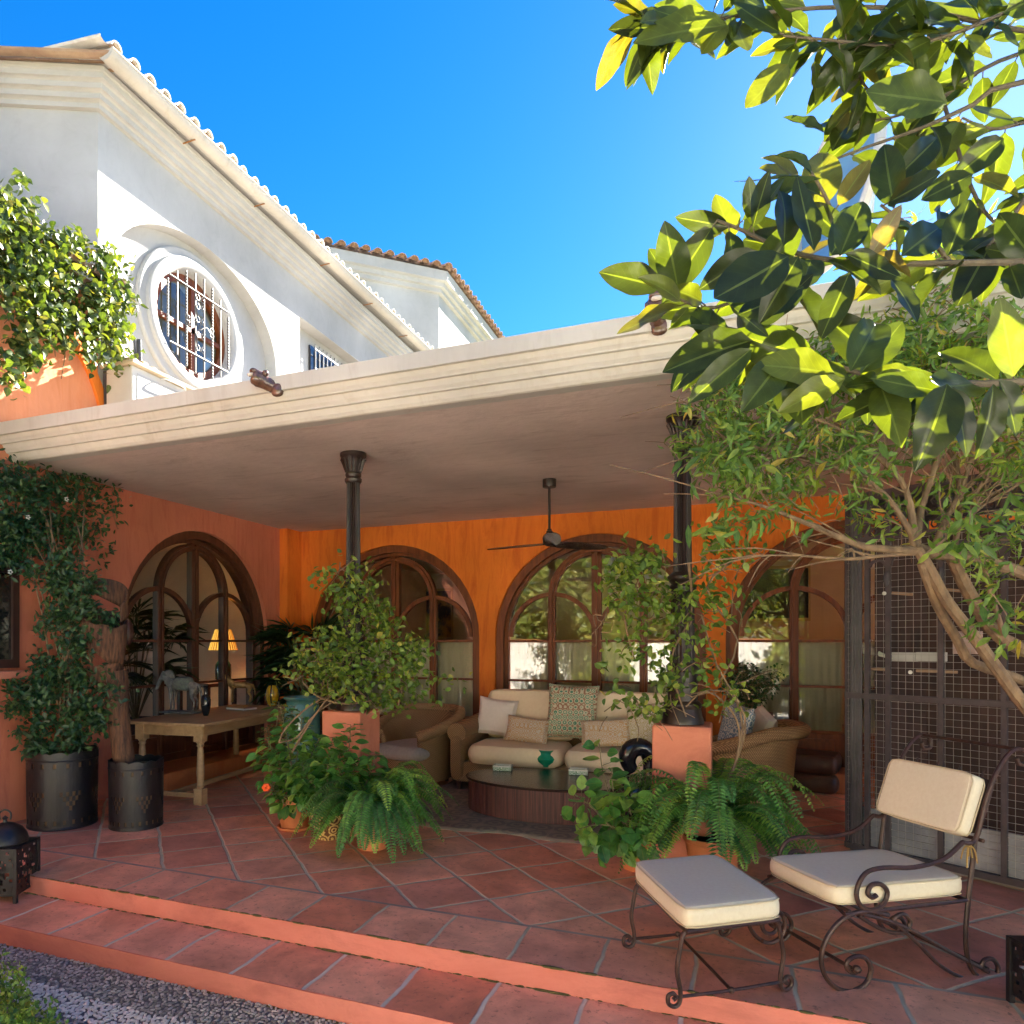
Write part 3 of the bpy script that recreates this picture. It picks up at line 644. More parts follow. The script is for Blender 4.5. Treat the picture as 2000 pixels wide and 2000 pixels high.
def eave_box(parent, name, mt, pts): fixn(M().add(*pts).build(name, mt, parent))
roof(lwg, lambda i: ((XL+.26, 5.02-.24*i, 4.80), (-1, 0, 0)), 28, .24, .085, 2.4, radians(20), TILECLAY)
M().add([(XL+.22, -2, 4.77), (XL+.22, 5.1, 4.77), (XL-2.6, 5.1, 5.75), (XL-2.6, -2, 5.75), (XL+.22, -2, 4.735), (XL+.22, 5.1, 4.735), (XL-2.6, 5.1, 5.70), (XL-2.6, -2, 5.70)], [(0, 1, 2, 3), (7, 6, 5, 4), (0, 4, 5, 1), (1, 5, 6, 2)]).build("roof_board", WHITE, lwg)
M().box(-8.2, -5.79, -2.0, -1.8, -.229, 4.74).build("front_wall", RED, lwg)
# window in the wing, dark timber
wd = M(); lwg2 = lambda a, b, d: (XL-d, a, b)
M().box(XL+.003, XL+.012, 3.15, 4.14, 1.32, 2.1).build("window_pane", mat("dark_window_glass", (.02, .018, .016), rough=.08, spec=.9), lwg)
M().strip([(3.15, 1.32), (4.14, 1.32), (4.14, 2.1), (3.15, 2.1)], .09, lw, -.04, -.013, closed=True).build("window_frame", mat("very_dark_wood", (.05, .018, .012), (.035, .013, .01), rough=.5), lwg)
M().box(XL+.002, XL+.13, 3.0, 4.33, 1.20, 1.262).build("window_sill", SALMON, lwg, bevel=.008)

# ---- white main house
hs_ = thing("white_house", "tall white two storey house with stepped cornice, gutter and oval barred window", "building", (XL, 9, 3.3))
Y0, Y1, HX = 5.0, 16.0, XL
def hw(a, b, d): return (HX-d, a, b)
NC, NA, NB = 6.50, 1.36, .92
el = [(NC+NA*cos(a), 5.08+NB*sin(a)) for a in np.linspace(pi, 0, 30)]
fixn(M().prism([(Y0, 3.28), (NC-NA, 3.28)]+el+[(NC+NA, 3.28), (8.42, 3.28), (8.42, 6.02), (10.3, 6.02), (10.3, 3.28), (Y1, 3.28), (Y1, 6.52), (Y0, 6.52)], hw, 0, .22).build("long_wall", WHITE, hs_))
# recessed plane of the niche with the round opening
WC, WZ, WR = 6.48, 5.10, .60
m = M(); n = 64; vs = []
for k in range(n):
    a = 2*pi*k/n; ca, sa = cos(a), sin(a)
    vs.append(hw(WC+WR*ca, WZ+WR*sa, .16))
    tx = (NC+NA-WC if ca > 0 else WC-(NC-NA))/abs(ca) if abs(ca) > 1e-6 else 9e9; tz = (1.0 if sa > 0 else 1.8)/abs(sa) if abs(sa) > 1e-6 else 9e9
    t_ = min(tx, tz); vs.append(hw(WC+t_*ca, WZ+t_*sa, .16))
m.add(vs, [(2*k, 2*((k+1) % n), 2*((k+1) % n)+1, 2*k+1) for k in range(n)]); fixn(m.build("niche_wall", WHITE, hs_))
m = M()                                   # round moulding, profile swept around the opening
pr = [(.88, .158), (.875, .125), (.86, .115), (.81, .12), (.78, .115), (.765, .085), (.74, .075), (.67, .08), (.64, .10), (.61, .15), (.60, .34)]
vs = [hw(WC+r*.985*cos(2*pi*k/72), WZ+r*.93*sin(2*pi*k/72), d) for k in range(72) for r, d in pr]; q = len(pr)
m.add(vs, [(k*q+j, k*q+j+1, ((k+1) % 72)*q+j+1, ((k+1) % 72)*q+j) for k in range(72) for j in range(q-1)], True); fixn(m.build("oval_moulding", WHITE, hs_))
ow = M(); ow.add([hw(WC+.6*cos(2*pi*k/48), WZ+.57*sin(2*pi*k/48), .25) for k in range(48)], [tuple(range(48))]); ow = ow.build("oval_window_pane", GLASS, hs_)
M().add([hw(WC+.62*cos(2*pi*k/48), WZ+.6*sin(2*pi*k/48), .5) for k in range(48)], [tuple(range(48))]).build("room_curtain", mat("mustard_curtain", (.42, .33, .14), (.5, .4, .2), scale=2, stretch=(1, 12, .4), rough=.9), hs_)
fw = M(); fw.strip([(WC+.56*cos(2*pi*k/48), WZ+.53*sin(2*pi*k/48)) for k in range(48)], .09, hw, .2, .26, closed=True); fw.strip([(WC-.56, WZ-.02), (WC+.56, WZ-.02)], .05, hw, .21, .26); fw.strip([(WC+.05, WZ-.54), (WC+.05, WZ+.54)], .06, hw, .21, .26); fw.build("window_frame", WOOD, hs_)
GR = mat("grey_white_iron", (.16, .155, .15), (.10, .095, .09), rough=.5)
gr = M()
for i in range(8):
    a = WC-.50+i*.143; hh = .57*sqrt(max(.02, 1-((a-WC)/.6)**2)); gr.tube([hw(a, WZ-hh, .07), hw(a, WZ+hh, .07)], .009, 6, 1)
    if i in (0, 2, 5, 7):
        for k in range(int(hh*2/.035)): gr.quadric(hw(a, WZ-hh+.02+k*.035, .07), (.014, .014, .012), res=2)
for z in (-.36, .36): gr.tube([hw(WC-.48, WZ+z, .06), hw(WC+.48, WZ+z, .06)], .009, 6, 1)
def spiral(c, r0, turns, a0, fn, d, n=14, sgn=1): return [fn(c[0]+r0*(1-i/n*.8)*cos(a0+sgn*2*pi*turns*i/n), c[1]+r0*(1-i/n*.8)*sin(a0+sgn*2*pi*turns*i/n), d) for i in range(n+1)]
for zc in (-.27, -.12, .05, .2, .3):
    for sg in (-1, 1): gr.tube(spiral((WC+sg*.045, WZ+zc), .04, 1.1, pi/2, hw, .06, sgn=sg), .005, 5, 1)
for sg in (-1, 1):
    gr.tube([hw(WC, WZ-.05, .06), hw(WC+sg*.1, WZ+.02, .06), hw(WC+sg*.17, WZ-.02, .06)], .005, 5, 3)
    for q in (0, .06): gr.tube(spiral((WC+sg*.19, WZ-.04+q), .035, 1.2, 0, hw, .06, sgn=sg), .005, 5, 1)
    gr.tube([hw(WC, WZ+.3, .06), hw(WC+sg*.06, WZ+.15, .06), hw(WC, WZ+.02, .06), hw(WC+sg*.06, WZ-.15, .06), hw(WC, WZ-.3, .06)], .005, 5, 3)
gr.build("window_grille", GR, hs_)
# square recess with second barred window
M().add([hw(8.42, 3.28, .2), hw(10.3, 3.28, .2), hw(10.3, 6.02, .2), hw(8.42, 6.02, .2)], [(0, 1, 2, 3)]).build("recess_wall", WHITE, hs_)
M().box(HX-.195, HX-.17, 8.95, 10.2, 4.6, 5.86).build("window_pane", MATS["dark_window_glass"], hs_)
g2 = M()
for i in range(12): g2.tube([hw(8.97+i*.11, 4.6, .09), hw(8.97+i*.11, 5.86, .09)], .009, 6, 1)
for z in (5.78, 5.5, 4.9): g2.tube([hw(8.95, z, .085), hw(10.2, z, .085)], .01, 6, 1)
g2.build("window_grille", GR, hs_)
# end wall seen over the side wing (splayed), cornice, gutter, tiles
CO = Vector((HX, Y0, 0)); ed = Vector((-cos(TH)*1.0, -sin(TH)*1.0, 0)); ed.normalize()
a_end = radians(4); ed = Vector((ed.x*cos(a_end)-ed.y*sin(a_end), ed.x*sin(a_end)+ed.y*cos(a_end), 0)); en = Vector((ed.y, -ed.x, 0))
if en.y > 0: en = -en
LW = 6.0
def ew(a, b, d): p = CO+ed*a-en*d; return (p.x, p.y, b)
fixn(M().prism([(0, 3.0), (LW, 3.0), (LW, 6.52), (0, 6.52)], ew, 0, .22).build("end_wall", WHITE, hs_))
cor = [(-.0, 6.50), (-.045, 6.505), (-.05, 6.56), (-.07, 6.575), (-.095, 6.58), (-.10, 6.64), (-.12, 6.655), (-.145, 6.66), (-.15, 6.72), (-.17, 6.735), (-.195, 6.74), (-.20, 6.80), (-.215, 6.81), (-.22, 6.86), (.25, 6.86), (.25, 6.5)]
cor = [(d, 6.5+(z-6.5)*.74) for d, z in cor]
def cornice(path_pts, name, mt=WHITE):
    "mitred sweep: path_pts = list of (point, outward normal)"
    m = M(); q = len(cor); vs = []
    for p, nn in path_pts:
        for d, z in cor: w = p+nn*(-d); vs.append((w.x, w.y, z))
    fs = [(k*q+j, k*q+(j+1) % q, (k+1)*q+(j+1) % q, (k+1)*q+j) for k in range(len(path_pts)-1) for j in range(q)]
    fs += [tuple(range(q)), tuple((len(path_pts)-1)*q+j for j in range(q))[::-1]]
    m.add(vs, fs); return fixn(m.build(name, mt, hs_))
nx = Vector((1, 0, 0)); mit = (nx+en); mit = mit*(1/(mit.normalized().dot(nx))/mit.length)
cornice([(CO+ed*LW, en), (CO, mit), (Vector((HX, Y1, 0)), nx)], "cornice")
g = M(); GX = HX+.33; gz = 6.85; gp = [(.085*cos(a), .085*sin(a)) for a in np.linspace(pi, 2*pi, 12)]+[(.075*cos(a), .075*sin(a)) for a in np.linspace(2*pi, pi, 12)]
gzz = lambda y: 6.81+(y-4.8)*.014
vs = [(GX+a, y, gzz(y)+b) for y in (4.78, Y1) for a, b in gp]; q = len(gp)
g.add(vs, [(j, (j+1) % q, q+(j+1) % q, q+j) for j in range(q)]+[tuple(range(12))], True); g.tube([(GX+.082, 4.78, gzz(4.78)), (GX+.082, Y1, gzz(Y1))], .012, 6, 1)
fixn(g.build("gutter", CREAM, hs_))
for y in (5.9, 7.1, 8.6, 9.9, 11.2, 12.4): M().box(HX+.2, GX+.04, y-.007, y+.007, gzz(y)-.100, gzz(y)-.093).build("gutter_bracket", mat("rusty_bracket", (.35, .16, .05), rough=.7), hs_)
roof(hs_, lambda i: ((HX+.385, 4.84+.205*i, gzz(4.84+.205*i)+.035), (-1, 0, 0)), 54, .205, .062, .76, radians(8), TILEWASH)
ru = lambda i: (tuple(CO+ed*(.0+.24*i)+en*.27+Vector((0, 0, 6.90))), tuple(-en))
roof(hs_, lambda i: (tuple(CO+ed*(-.30)+en*(.20-.0*i)+Vector((0, 0, 6.775))), tuple(ed)), 1, .24, .055, 5.8, radians(-1.0), TILECLAY)
# closing hip of the roof
M().add([(GX, 4.85, 6.80), (GX, Y1, 6.94), (-8.5, Y1, 6.7), (-8.5, 6.2, 6.4), tuple(CO+ed*LW+en*.2+Vector((0, 0, 6.77)))], [(0, 1, 2, 3), (0, 3, 4)]).build("roof_board", WHITE, hs_)

# far octagonal block of the house
fb = thing("far_house_block", "white angled house block with brown tiled eave rising beyond the long roof", "building", (-6.0, 14.8, 0))
K = pz(857, 575, 16); K = Vector((K.x, K.y, 0)); d1 = Vector((-.72, -.69, 0)); KP = [K+d1*6, K, K+Vector((0, 9, 0))]
zt = pz(857, 575, 16).z
def wallseg(A, B, z0, z1, th, name, mt, par):
    d = (B-A).normalized(); nn = Vector((d.y, -d.x, 0)); p = [A, B, B-nn*th, A-nn*th]
    return fixn(M().add([(v.x, v.y, z) for z in (z0, z1) for v in p], [(0, 1, 2, 3), (4, 5, 6, 7), (0, 1, 5, 4), (1, 2, 6, 5), (2, 3, 7, 6), (3, 0, 4, 7)]).build(name, mt, par))
wallseg(KP[0], KP[1], 3, zt, .2, "angled_wall", WHITE, fb); wallseg(KP[1], KP[2], 3, zt-.001, .2, "side_wall", WHITE, fb)
n1 = Vector((d1.y, -d1.x, 0)).normalized();
if n1.y > 0: n1 = -n1
mt2 = (nx+n1); mt2 = mt2*(1/(mt2.normalized().dot(nx))/mt2.length)
m = M(); cf = [(0, 0), (-.08, .01), (-.08, .1), (-.15, .11), (-.16, .2), (-.24, .21), (-.25, .42), (.2, .42), (.2, 0)]; q = len(cf)
vs = [((p+nn*(-d)).x, (p+nn*(-d)).y, zt+z) for p, nn in ((KP[0], n1), (KP[1], mt2), (KP[2], nx)) for d, z in cf]
m.add(vs, [(k*q+j, k*q+(j+1) % q, (k+1)*q+(j+1) % q, (k+1)*q+j) for k in range(2) for j in range(q)]); fixn(m.build("cornice", WHITE, fb))
roof(fb, lambda i: (tuple(KP[1]+d1*(-.1+.27*i)+n1*.34+Vector((0, 0, zt+.46))), tuple(-n1)), 22, .27, .1, 1.2, radians(20), TILECLAY)
roof(fb, lambda i: ((KP[1].x+.34, KP[1].y+.1+.27*i, zt+.46), (-1, 0, 0)), 30, .27, .1, 1.2, radians(20), TILECLAY)
M().add([tuple(KP[0]+Vector((0, 0, zt+.44))), tuple(KP[1]+Vector((0, 0, zt+.44))), tuple(KP[2]+Vector((0, 0, zt+.44))), (K.x-4, K.y+5, zt+1.4)], [(0, 1, 3), (1, 2, 3)]).build("roof_board", WHITE, fb)

# pipes, air conditioner
m = M()
for k, dx in enumerate((0, .07)): m.tube([(XL+.06, 5.06+dx*1.2, 4.75), (XL+.06, 5.06+dx*1.2, 3.9), (XL+.07, 5.08+dx*1.2, 3.3)], .038, 10, 3)
m.tube([(XL+.08, 5.42, 4.5), (XL+.10, 5.43, 3.9), (XL+.12, 5.5, 3.5), (XL+.2, 5.5, 3.3)], .028, 8, 3); m.tube([(XL+.08, 5.37, 4.5), (XL+.09, 5.37, 3.3)], .014, 8, 1)
tag(m.build("insulated_pipes", PIPEDARK), "dark insulated pipes running down the wall beside the vine", "pipes")
ac = thing("air_conditioner", "grey outdoor air conditioning unit standing on the porch roof under the oval window", "air conditioner", (XL+.3, 5.7, 3.27))
AB = pX(258, 712, XL+.42)
M().box(XL+.10, XL+.42, AB.y, AB.y+.85, 3.32, AB.z).build("casing", PLASTGREY, ac, bevel=.012)
M().box(XL+.06, XL+.47, AB.y-.04, AB.y+.9, AB.z+.003, AB.z+.035).build("cover_slab", mat("cream_slab", (.62, .5, .34), rough=.8), ac, bevel=.005)
M().box(XL+.421, XL+.426, AB.y+.06, AB.y+.78, 3.38, AB.z-.06).build("side_panel", WHITE, ac)
M().lathe([(.22, 0), (.22, .01), (.2, .012)], (0, 0, 0), 20).build if False else None
M().tube([(XL+.45, AB.y+.32, AB.z-.03), (XL+.5, AB.y+.36, AB.z-.03), (XL+.5, AB.y+.6, AB.z-.03), (XL+.45, AB.y+.62, AB.z-.08)], .008, 6, 3).build("handle", PLASTGREY, ac)
m = M()
for k in range(3): m.quadric((XL+.25, AB.y+.1+k*.12, AB.z+.075+.01*(k % 2)), (.13, .055, .04), (3, 3, 3), 4)
tag(m.build("clay_scraps", mat("pale_clay", (.55, .38, .2), rough=.8)), "pale clay tile pieces lying on top of the air conditioner", "tiles")

# satellite dish on the roof
sd = thing("satellite_dish", "pale oval satellite dish standing on the flat roof behind the lemon leaves", "satellite dish", (3.2, 10.3, 3.3))
dc = pz(1662, 375, 8.2); dn = Vector((-.93, -.40, .12)).normalized(); R3 = dn.to_track_quat('Z', 'Y').to_matrix()
m = M(); n = 40; rings = [0, .25, .5, .7, .78]; vs = []
for r in rings:
    for k in range(n): vs.append(dc+R3 @ Vector((r*cos(2*pi*k/n), r*1.1*sin(2*pi*k/n), .28*r*r)))
m.add(vs, [(i*n+k, i*n+(k+1) % n, (i+1)*n+(k+1) % n, (i+1)*n+k) for i in range(len(rings)-1) for k in range(n)], True); o = m.build("dish", DISH, sd)
m = M(); m.tube([dc+R3 @ Vector((.80*cos(2*pi*k/n), .88*sin(2*pi*k/n), .18)) for k in range(n+1)], .055, 8, 1); m.build("rim", PLASTGREY, sd)
m = M(); m.tube([dc, dc-dn*.25, Vector((dc.x, dc.y+.3, 3.27))], .03, 8, 1); m.build("mast", PLASTGREY, sd)

# ceramic fish head water spouts
def spout(px, py, rot, label):
    c = pY(px, py, 3.96); t = thing("water_spout", label, "gargoyle", (c.x, 4.0, c.z), "glazed ceramic water spouts on the roof edge")
    d = Vector((sin(rot), -cos(rot), .42)).normalized()
    m = M(); m.tube([Vector((c.x, 4.02, c.z))+d*q for q in (0, .045, .10, .145, .18, .195)], [.035, .042, .045, .055, .05, .03], 12, 3)
    R_ = d.to_track_quat('Y', 'Z').to_matrix()
    h = Vector((c.x, 4.02, c.z))+d*.175
    m.quadric(h+Vector((0, 0, .028)), (.042, .036, .019), res=5, R=R_); m.quadric(h+Vector((0, 0, -.028)), (.038, .032, .016), res=5, R=R_)
    for s in (-1, 1): m.quadric(h-d*.05+R_ @ Vector((s*.045, 0, .04)), (.02, .02, .02), res=4)
    m.build("fish_head", GLAZEBROWN, t)
    m = M(); m.quadric(h+d*.025, (.028, .02, .012), res=4); m.build("mouth", PALECUSH, t)
    m = M(); m.quadric(Vector((c.x+.01, 3.985, c.z-.01)), (.045, .03, .045), res=5); m.build("tail_collar", GLAZEBROWN, t)
spout(535, 757, -.75, "brown glazed fish head spout on the left part of the white roof edge")
spout(1283, 632, .05, "brown glazed open mouthed fish spout on the roof edge near the lemon leaves")

# ================================================================== COLUMNS
def column(px, label):
    c = pY(px, 1300, 4.98); x = c.x
    t = thing("iron_column", label, "column", (x, 4.98, .96), "fluted iron porch columns")
    M().lathe([(.135, 0), (.135, .02), (.125, .05), (.115, .10), (.122, .11), (.122, .13), (.10, .15)], (x, 4.98, .962), 32).build("base", COLIRON, t)
    M().lathe([(.095, .14), (.095, .34), (.105, .35), (.105, .38), (.085, .40)], (x, 4.98, .962), 12).build("lower_drum", COLIRON, t)
    M().lathe([(.080, .39), (.072, .86), (.085, .87), (.088, .90), (.07, .92), (.095, .95), (.095, .97), (.062, 1.0)], (x, 4.98, .962), 40, .14, (.392, .861)).build("lower_shaft", COLIRON, t)
    M().lathe([(.060, .98), (.052, 1.80)], (x, 4.98, .962), 40, .16, (.97, 1.81)).build("fluted_shaft", COLIRON, t)
    cp = M(); cp.lathe([(.058, 1.795), (.068, 1.81), (.068, 1.83), (.056, 1.84), (.064, 1.855), (.064, 1.87), (.056, 1.88)], (x, 4.98, .962), 32)
    cp.lathe([(.056, 1.875), (.064, 1.91), (.08, 1.96), (.098, 2.0), (.104, 2.01), (.104, 2.033)], (x, 4.98, .962), 32, .08, (1.88, 2.0))
    for k in range(16):
        a = 2*pi*k/16; dx, dy = cos(a), sin(a); cp.tube([(x+dx*.058, 4.98+dy*.058, 2.845), (x+dx*.068, 4.98+dy*.068, 2.88), (x+dx*.088, 4.98+dy*.088, 2.93), (x+dx*.102, 4.98+dy*.102, 2.945)], [.007, .010, .009, .005], 6, 3)
    cp.build("capital", COLIRON, t)
    return x
def pedestal(x, w, label):
    t = M(); t.box(x-w/2, x+w/2, 4.80, 4.80+w, .001, .96); o = t.build("pedestal", SALMON, None, bevel=.014); tag(o, label, "pedestal", "plastered column pedestals"); return o
x1 = column(690, "fluted dark iron column on the left pedestal wrapped in bushy vine"); x2 = column(1333, "fluted dark iron column on the right pedestal with trailing vine")
pedestal(-2.765, .34, "salmon plastered pedestal under the left column, behind the potted fern")
pedestal(-.275, .36, "salmon plastered pedestal under the right column, beside the black carving")

# ceiling fan
fc = fl(1073, 936, 3.0); t = thing("ceiling_fan", "dark three blade ceiling fan hanging on a long rod in front of the middle arch", "ceiling fan", (fc.x, fc.y, 3.0))
M().lathe([(.06, -.075), (.062, -.07), (.062, -.002)], fc, 24).build("canopy", COLIRON, t)
M().lathe([(.012, -.48), (.012, -.07)], fc, 12).build("rod", COLIRON, t)
M().lathe([(.02, -.46), (.022, -.475), (.03, -.48), (.03, -.50), (.045, -.515), (.047, -.56), (.06, -.565), (.06, -.58), (.055, -.60), (.03, -.615), (0, -.62)], fc, 28).build("motor", COLIRON, t)
for k in range(3):
    a = radians(47+120*k) ; dx, dy = cos(a), sin(a); m = M(); N_ = 12; vs = []
    for i in range(N_+1):
        r = .04+.62*i/N_; w = .028+.05*sin(pi*min(1, i/N_*.75+.18)); w = w*(1 if i < N_ else .35)
        z = fc.z-.60+.0*i
        for s in (-1, 1):
            for zz in (0, .008): vs.append((fc.x+dx*r-dy*w*s, fc.y+dy*r+dx*w*s, z+zz+-s*.25*w))
    fs = []
    for i in range(N_):
        b0 = i*4; c0 = b0+4; fs += [(b0, b0+2, c0+2, c0), (b0+1, c0+1, c0+3, b0+3), (b0, c0, c0+1, b0+1), (b0+2, b0+3, c0+3, c0+2)]
    fs += [(0, 1, 3, 2), (N_*4, N_*4+2, N_*4+3, N_*4+1)]
    m.add(vs, fs); m.build("fan_blade", DARKTOP, t)

# ================================================================== FURNITURE
def Rz(a): return Matrix.Rotation(a, 3, 'Z')
def TM(x, y, z, a): return Matrix.Translation((x, y, z)) @ Matrix.Rotation(a, 4, 'Z')
# long wooden table
A = radians(5.5); tx, ty = -4.36, 5.13
t = thing("long_table", "long pale wooden table with turned legs in front of the left arched door", "table", (tx, ty, 0)); T_ = TM(tx, ty, 0, A)
LW_, LD = .90, 1.85      # local x from -LW_..0, local y 0..LD
M(T_).box(-LW_, 0, 0, LD, .732, .76).build("tabletop", PINE, t, bevel=.006)
M(T_).box(-LW_+.08, -.08, .10, .122, .63, .7315).box(-LW_+.08, -.08, LD-.122, LD-.10, .63, .7315).box(-LW_+.10, -LW_+.122, .122, LD-.122, .63, .7315).box(-.122, -.10, .122, LD-.122, .63, .7315).build("apron", PINE, t)
for lx in (-.13, -LW_+.13):
    for ly in (.13, LD-.13):
        m = M(T_); m.box(lx-.045, lx+.045, ly-.045, ly+.045, .58, .7312); m.box(lx-.045, lx+.045, ly-.045, ly+.045, 0, .15)
        m.lathe([(.028, .15), (.038, .165), (.028, .18), (.030, .20), (.037, .30), (.030, .48), (.025, .53), (.034, .535), (.034, .55), (.026, .555), (.038, .57), (.038, .58)], (lx, ly, 0), 20); m.build("leg", PINE, t, bevel=.003)
M(T_).box(-LW_+.13, -.13, .115, .145, .06, .10).box(-LW_/2-.02, -LW_/2+.02, .145, LD-.145, .06, .10).build("stretcher", PINE, t)
def ontable(px, py): return fl(px, py, .762)

def skin(name, V, Ed, Rr, mt, parent, loc, sc=1, rot=0, sub=2):
    me = bpy.data.meshes.new(name); me.from_pydata([tuple(v) for v in V], Ed, []); o = bpy.data.objects.new(name, me); COL.objects.link(o)
    s = o.modifiers.new("skin", 'SKIN'); s.use_smooth_shade = True
    if not me.skin_vertices: me.skin_vertices.new()
    for i, r in enumerate(Rr): me.skin_vertices[0].data[i].radius = (r, r) if not hasattr(r, '__len__') else r
    me.skin_vertices[0].data[0].use_root = True
    u = o.modifiers.new("sub", 'SUBSURF'); u.levels = sub; u.render_levels = sub
    me.materials.append(mt); o.scale = (sc,)*3; o.rotation_euler = (0, 0, rot)
    if parent is not None: o.parent = parent; o.location = Vector(loc)-LOC[parent.name]
    else: o.location = loc
    LOC[o.name] = Vector(loc); return o
def horse(name, label, loc, sc, rot, mt, headdown=0):
    "unit horse: length about 1 along x facing +x, height about 1"
    t = thing(name, label, "horse statue", loc)
    V = [(0, 0, .62), (.22, 0, .64), (.34, 0, .68), (.44, 0, .86-.04*headdown), (.53, 0, .97-.12*headdown), (.64, 0, .90-.2*headdown), (.73, 0, .80-.26*headdown),
         (-.2, 0, .62), (-.33, 0, .64), (-.43, 0, .62), (-.50, 0, .42), (-.5, 0, .25),
         (.27, .09, .48), (.27, .09, .27), (.26, .09, .06), (.29, .09, .02),
         (.27, -.09, .48), (.30, -.09, .27), (.30, -.09, .06), (.33, -.09, .02),
         (-.32, .10, .48), (-.29, .10, .36), (-.37, .10, .22), (-.35, .10, .05), (-.32, .10, .02),
         (-.32, -.10, .48), (-.25, -.10, .36), (-.33, -.10, .22), (-.30, -.10, .05), (-.27, -.10, .02),
         (.50, .04, 1.07-.10*headdown), (.50, -.04, 1.07-.10*headdown)]
    E_ = [(0, 1), (1, 2), (2, 3), (3, 4), (4, 5), (5, 6), (0, 7), (7, 8), (8, 9), (9, 10), (10, 11), (2, 12), (12, 13), (13, 14), (14, 15), (2, 16), (16, 17), (17, 18), (18, 19),
          (8, 20), (20, 21), (21, 22), (22, 23), (23, 24), (8, 25), (25, 26), (26, 27), (27, 28), (28, 29), (4, 30), (4, 31)]
    Rr = [.125, .125, .13, .085, .062, .05, .035, .125, .13, .035, .03, .018, .05, .028, .022, .032, .05, .028, .022, .032, .065, .038, .025, .02, .032, .065, .038, .025, .02, .032, .014, .014]
    skin("horse_body", V, E_, Rr, mt, t, loc, sc, rot)
    return t
p = ontable(357, 1392); hd = Vector((-.93, -.30, 0))
hz = horse("horse_statue", "grey weathered carved horse with saddle cloth standing on the long table", (p.x, p.y, .78), .44, radians(188), GREYSTONE, 1.2)
M(TM(p.x, p.y, .762, radians(8))).box(-.22, .20, -.09, .09, 0, .018).build("plinth", GREYSTONE, hz, bevel=.003)
m = M(TM(p.x, p.y, .78, radians(188))); m.quadric((-.01, 0, .285), (.10, .082, .075), (3, 2.2, 2.2), 6); m.build("saddle_cloth", mat("faded_saddle_green", (.18, .22, .17), (.12, .13, .12), scale=40, rough=.8), hz)
m = M(TM(p.x, p.y, .78, radians(188))); m.quadric((.155, 0, .36), (.055, .035, .075), (2, 2, 2), 6, R=Matrix.Rotation(.6, 3, 'Y')); m.build("mane", mat("carved_mane", (.3, .29, .24), (.18, .17, .14), scale=8, stretch=(20, 20, 2), rough=.8, bump=.8, bscale=20), hz)
p = ontable(470, 1372); horse("horse_statue", "small golden brown carved horse at the back of the long table", (p.x, p.y, .762), .34, radians(215), GOLDWOOD)
p = ontable(402, 1398); o = M().lathe([(.022, 0), (.035, .03), (.048, .1), (.05, .16), (.035, .2), (.018, .215), (.016, .27), (.03, .30), (.012, .305), (.01, .28)], p, 24).build("dark_vase", BLACKST); tag(o, "dark glossy bottle vase at the near corner of the table top", "vase")
p = ontable(473, 1386); bk = thing("book", "thin book with dark cover lying on the long table", "book", p)
M(TM(p.x, p.y, .763, radians(-12))).box(-.15, .13, -.09, .09, .004, .024).build("pages", CHINA, bk)
M(TM(p.x, p.y, .763, radians(-12))).box(-.155, .132, -.094, .094, .0245, .028).box(-.155, .132, -.094, .094, 0, .0035).build("cover", DARKWOOD, bk)
p = ontable(532, 1379); vz = thing("yellow_vase", "yellow glass vase with dark vertical bands on the far end of the table", "vase", p)
def yv(r): return [(.035*r, 0), (.05*r, .02), (.072*r, .08), (.076*r, .13), (.066*r, .19), (.045*r, .23), (.048*r, .24)]
M().lathe(yv(1), p, 28).build("vase_body", mat("amber_glass", (.60, .36, .02), (.5, .28, .01), rough=.12, spec=.8), vz)
m = M()
for k in range(4):
    a = 2*pi*k/4+.4; m.tube([(p.x+cos(a)*r*1.02, p.y+sin(a)*r*1.02, p.z+z) for r, z in yv(1)], .008, 6, 2)
m.build("dark_band", BLACKST, vz)
# table lamp inside the room
lp = pX(436, 1330, -6.35); tb = thing("side_table", "dark red console inside the room behind the left arched door", "table", (lp.x, lp.y, .12))
M().box(lp.x-.3, lp.x+.25, lp.y-.6, lp.y+.6, lp.z-.05, lp.z).build("tabletop", mat("dark_red_lacquer", (.12, .012, .012), rough=.3), tb, bevel=.004)
for sx in (-.25, .2):
    for sy in (-.55, .55): M().box(lp.x+sx-.025, lp.x+sx+.025, lp.y+sy-.025, lp.y+sy+.025, .12, lp.z-.05).build("leg", DARKWOOD, tb)
la = thing("table_lamp", "lit table lamp with yellow pleated shade and dark green jar base", "lamp", (lp.x, lp.y, lp.z))
M().lathe([(.07, 0), (.105, .03), (.11, .12), (.105, .22), (.08, .26), (.05, .28), (.045, .30)], lp, 24).build("lamp_base", mat("dark_green_jar", (.008, .05, .04), rough=.15, spec=.7), la)
M().lathe([(.03, .30), (.05, .36), (.04, .40), (.012, .42), (.012, .5)], lp, 16).build("lamp_stem", GOLDWOOD, la)
lb = bpy.data.materials.new("lit_pleated_shade"); lb.use_nodes = True; n = lb.node_tree; n.nodes.clear(); out = n.nodes.new("ShaderNodeOutputMaterial")
e = node(n, "ShaderNodeEmission", i_Strength=.16); d = node(n, "ShaderNodeBsdfDiffuse"); ad = node(n, "ShaderNodeAddShader"); at = node(n, "ShaderNodeAttribute", attribute_name="rnd")
r_ = ramp(n, [(0, (.45, .12, .01)), (.5, (.9, .5, .08))]); r_.color_ramp.interpolation = 'CONSTANT'
n.links.new(at.outputs['Fac'], r_.inputs[0]); n.links.new(r_.outputs[0], e.inputs[0]); n.links.new(r_.outputs[0], d.inputs[0]); n.links.new(e.outputs[0], ad.inputs[0]); n.links.new(d.outputs[0], ad.inputs[1]); n.links.new(ad.outputs[0], out.inputs[0])
sh = M(); N_ = 60; vs = []
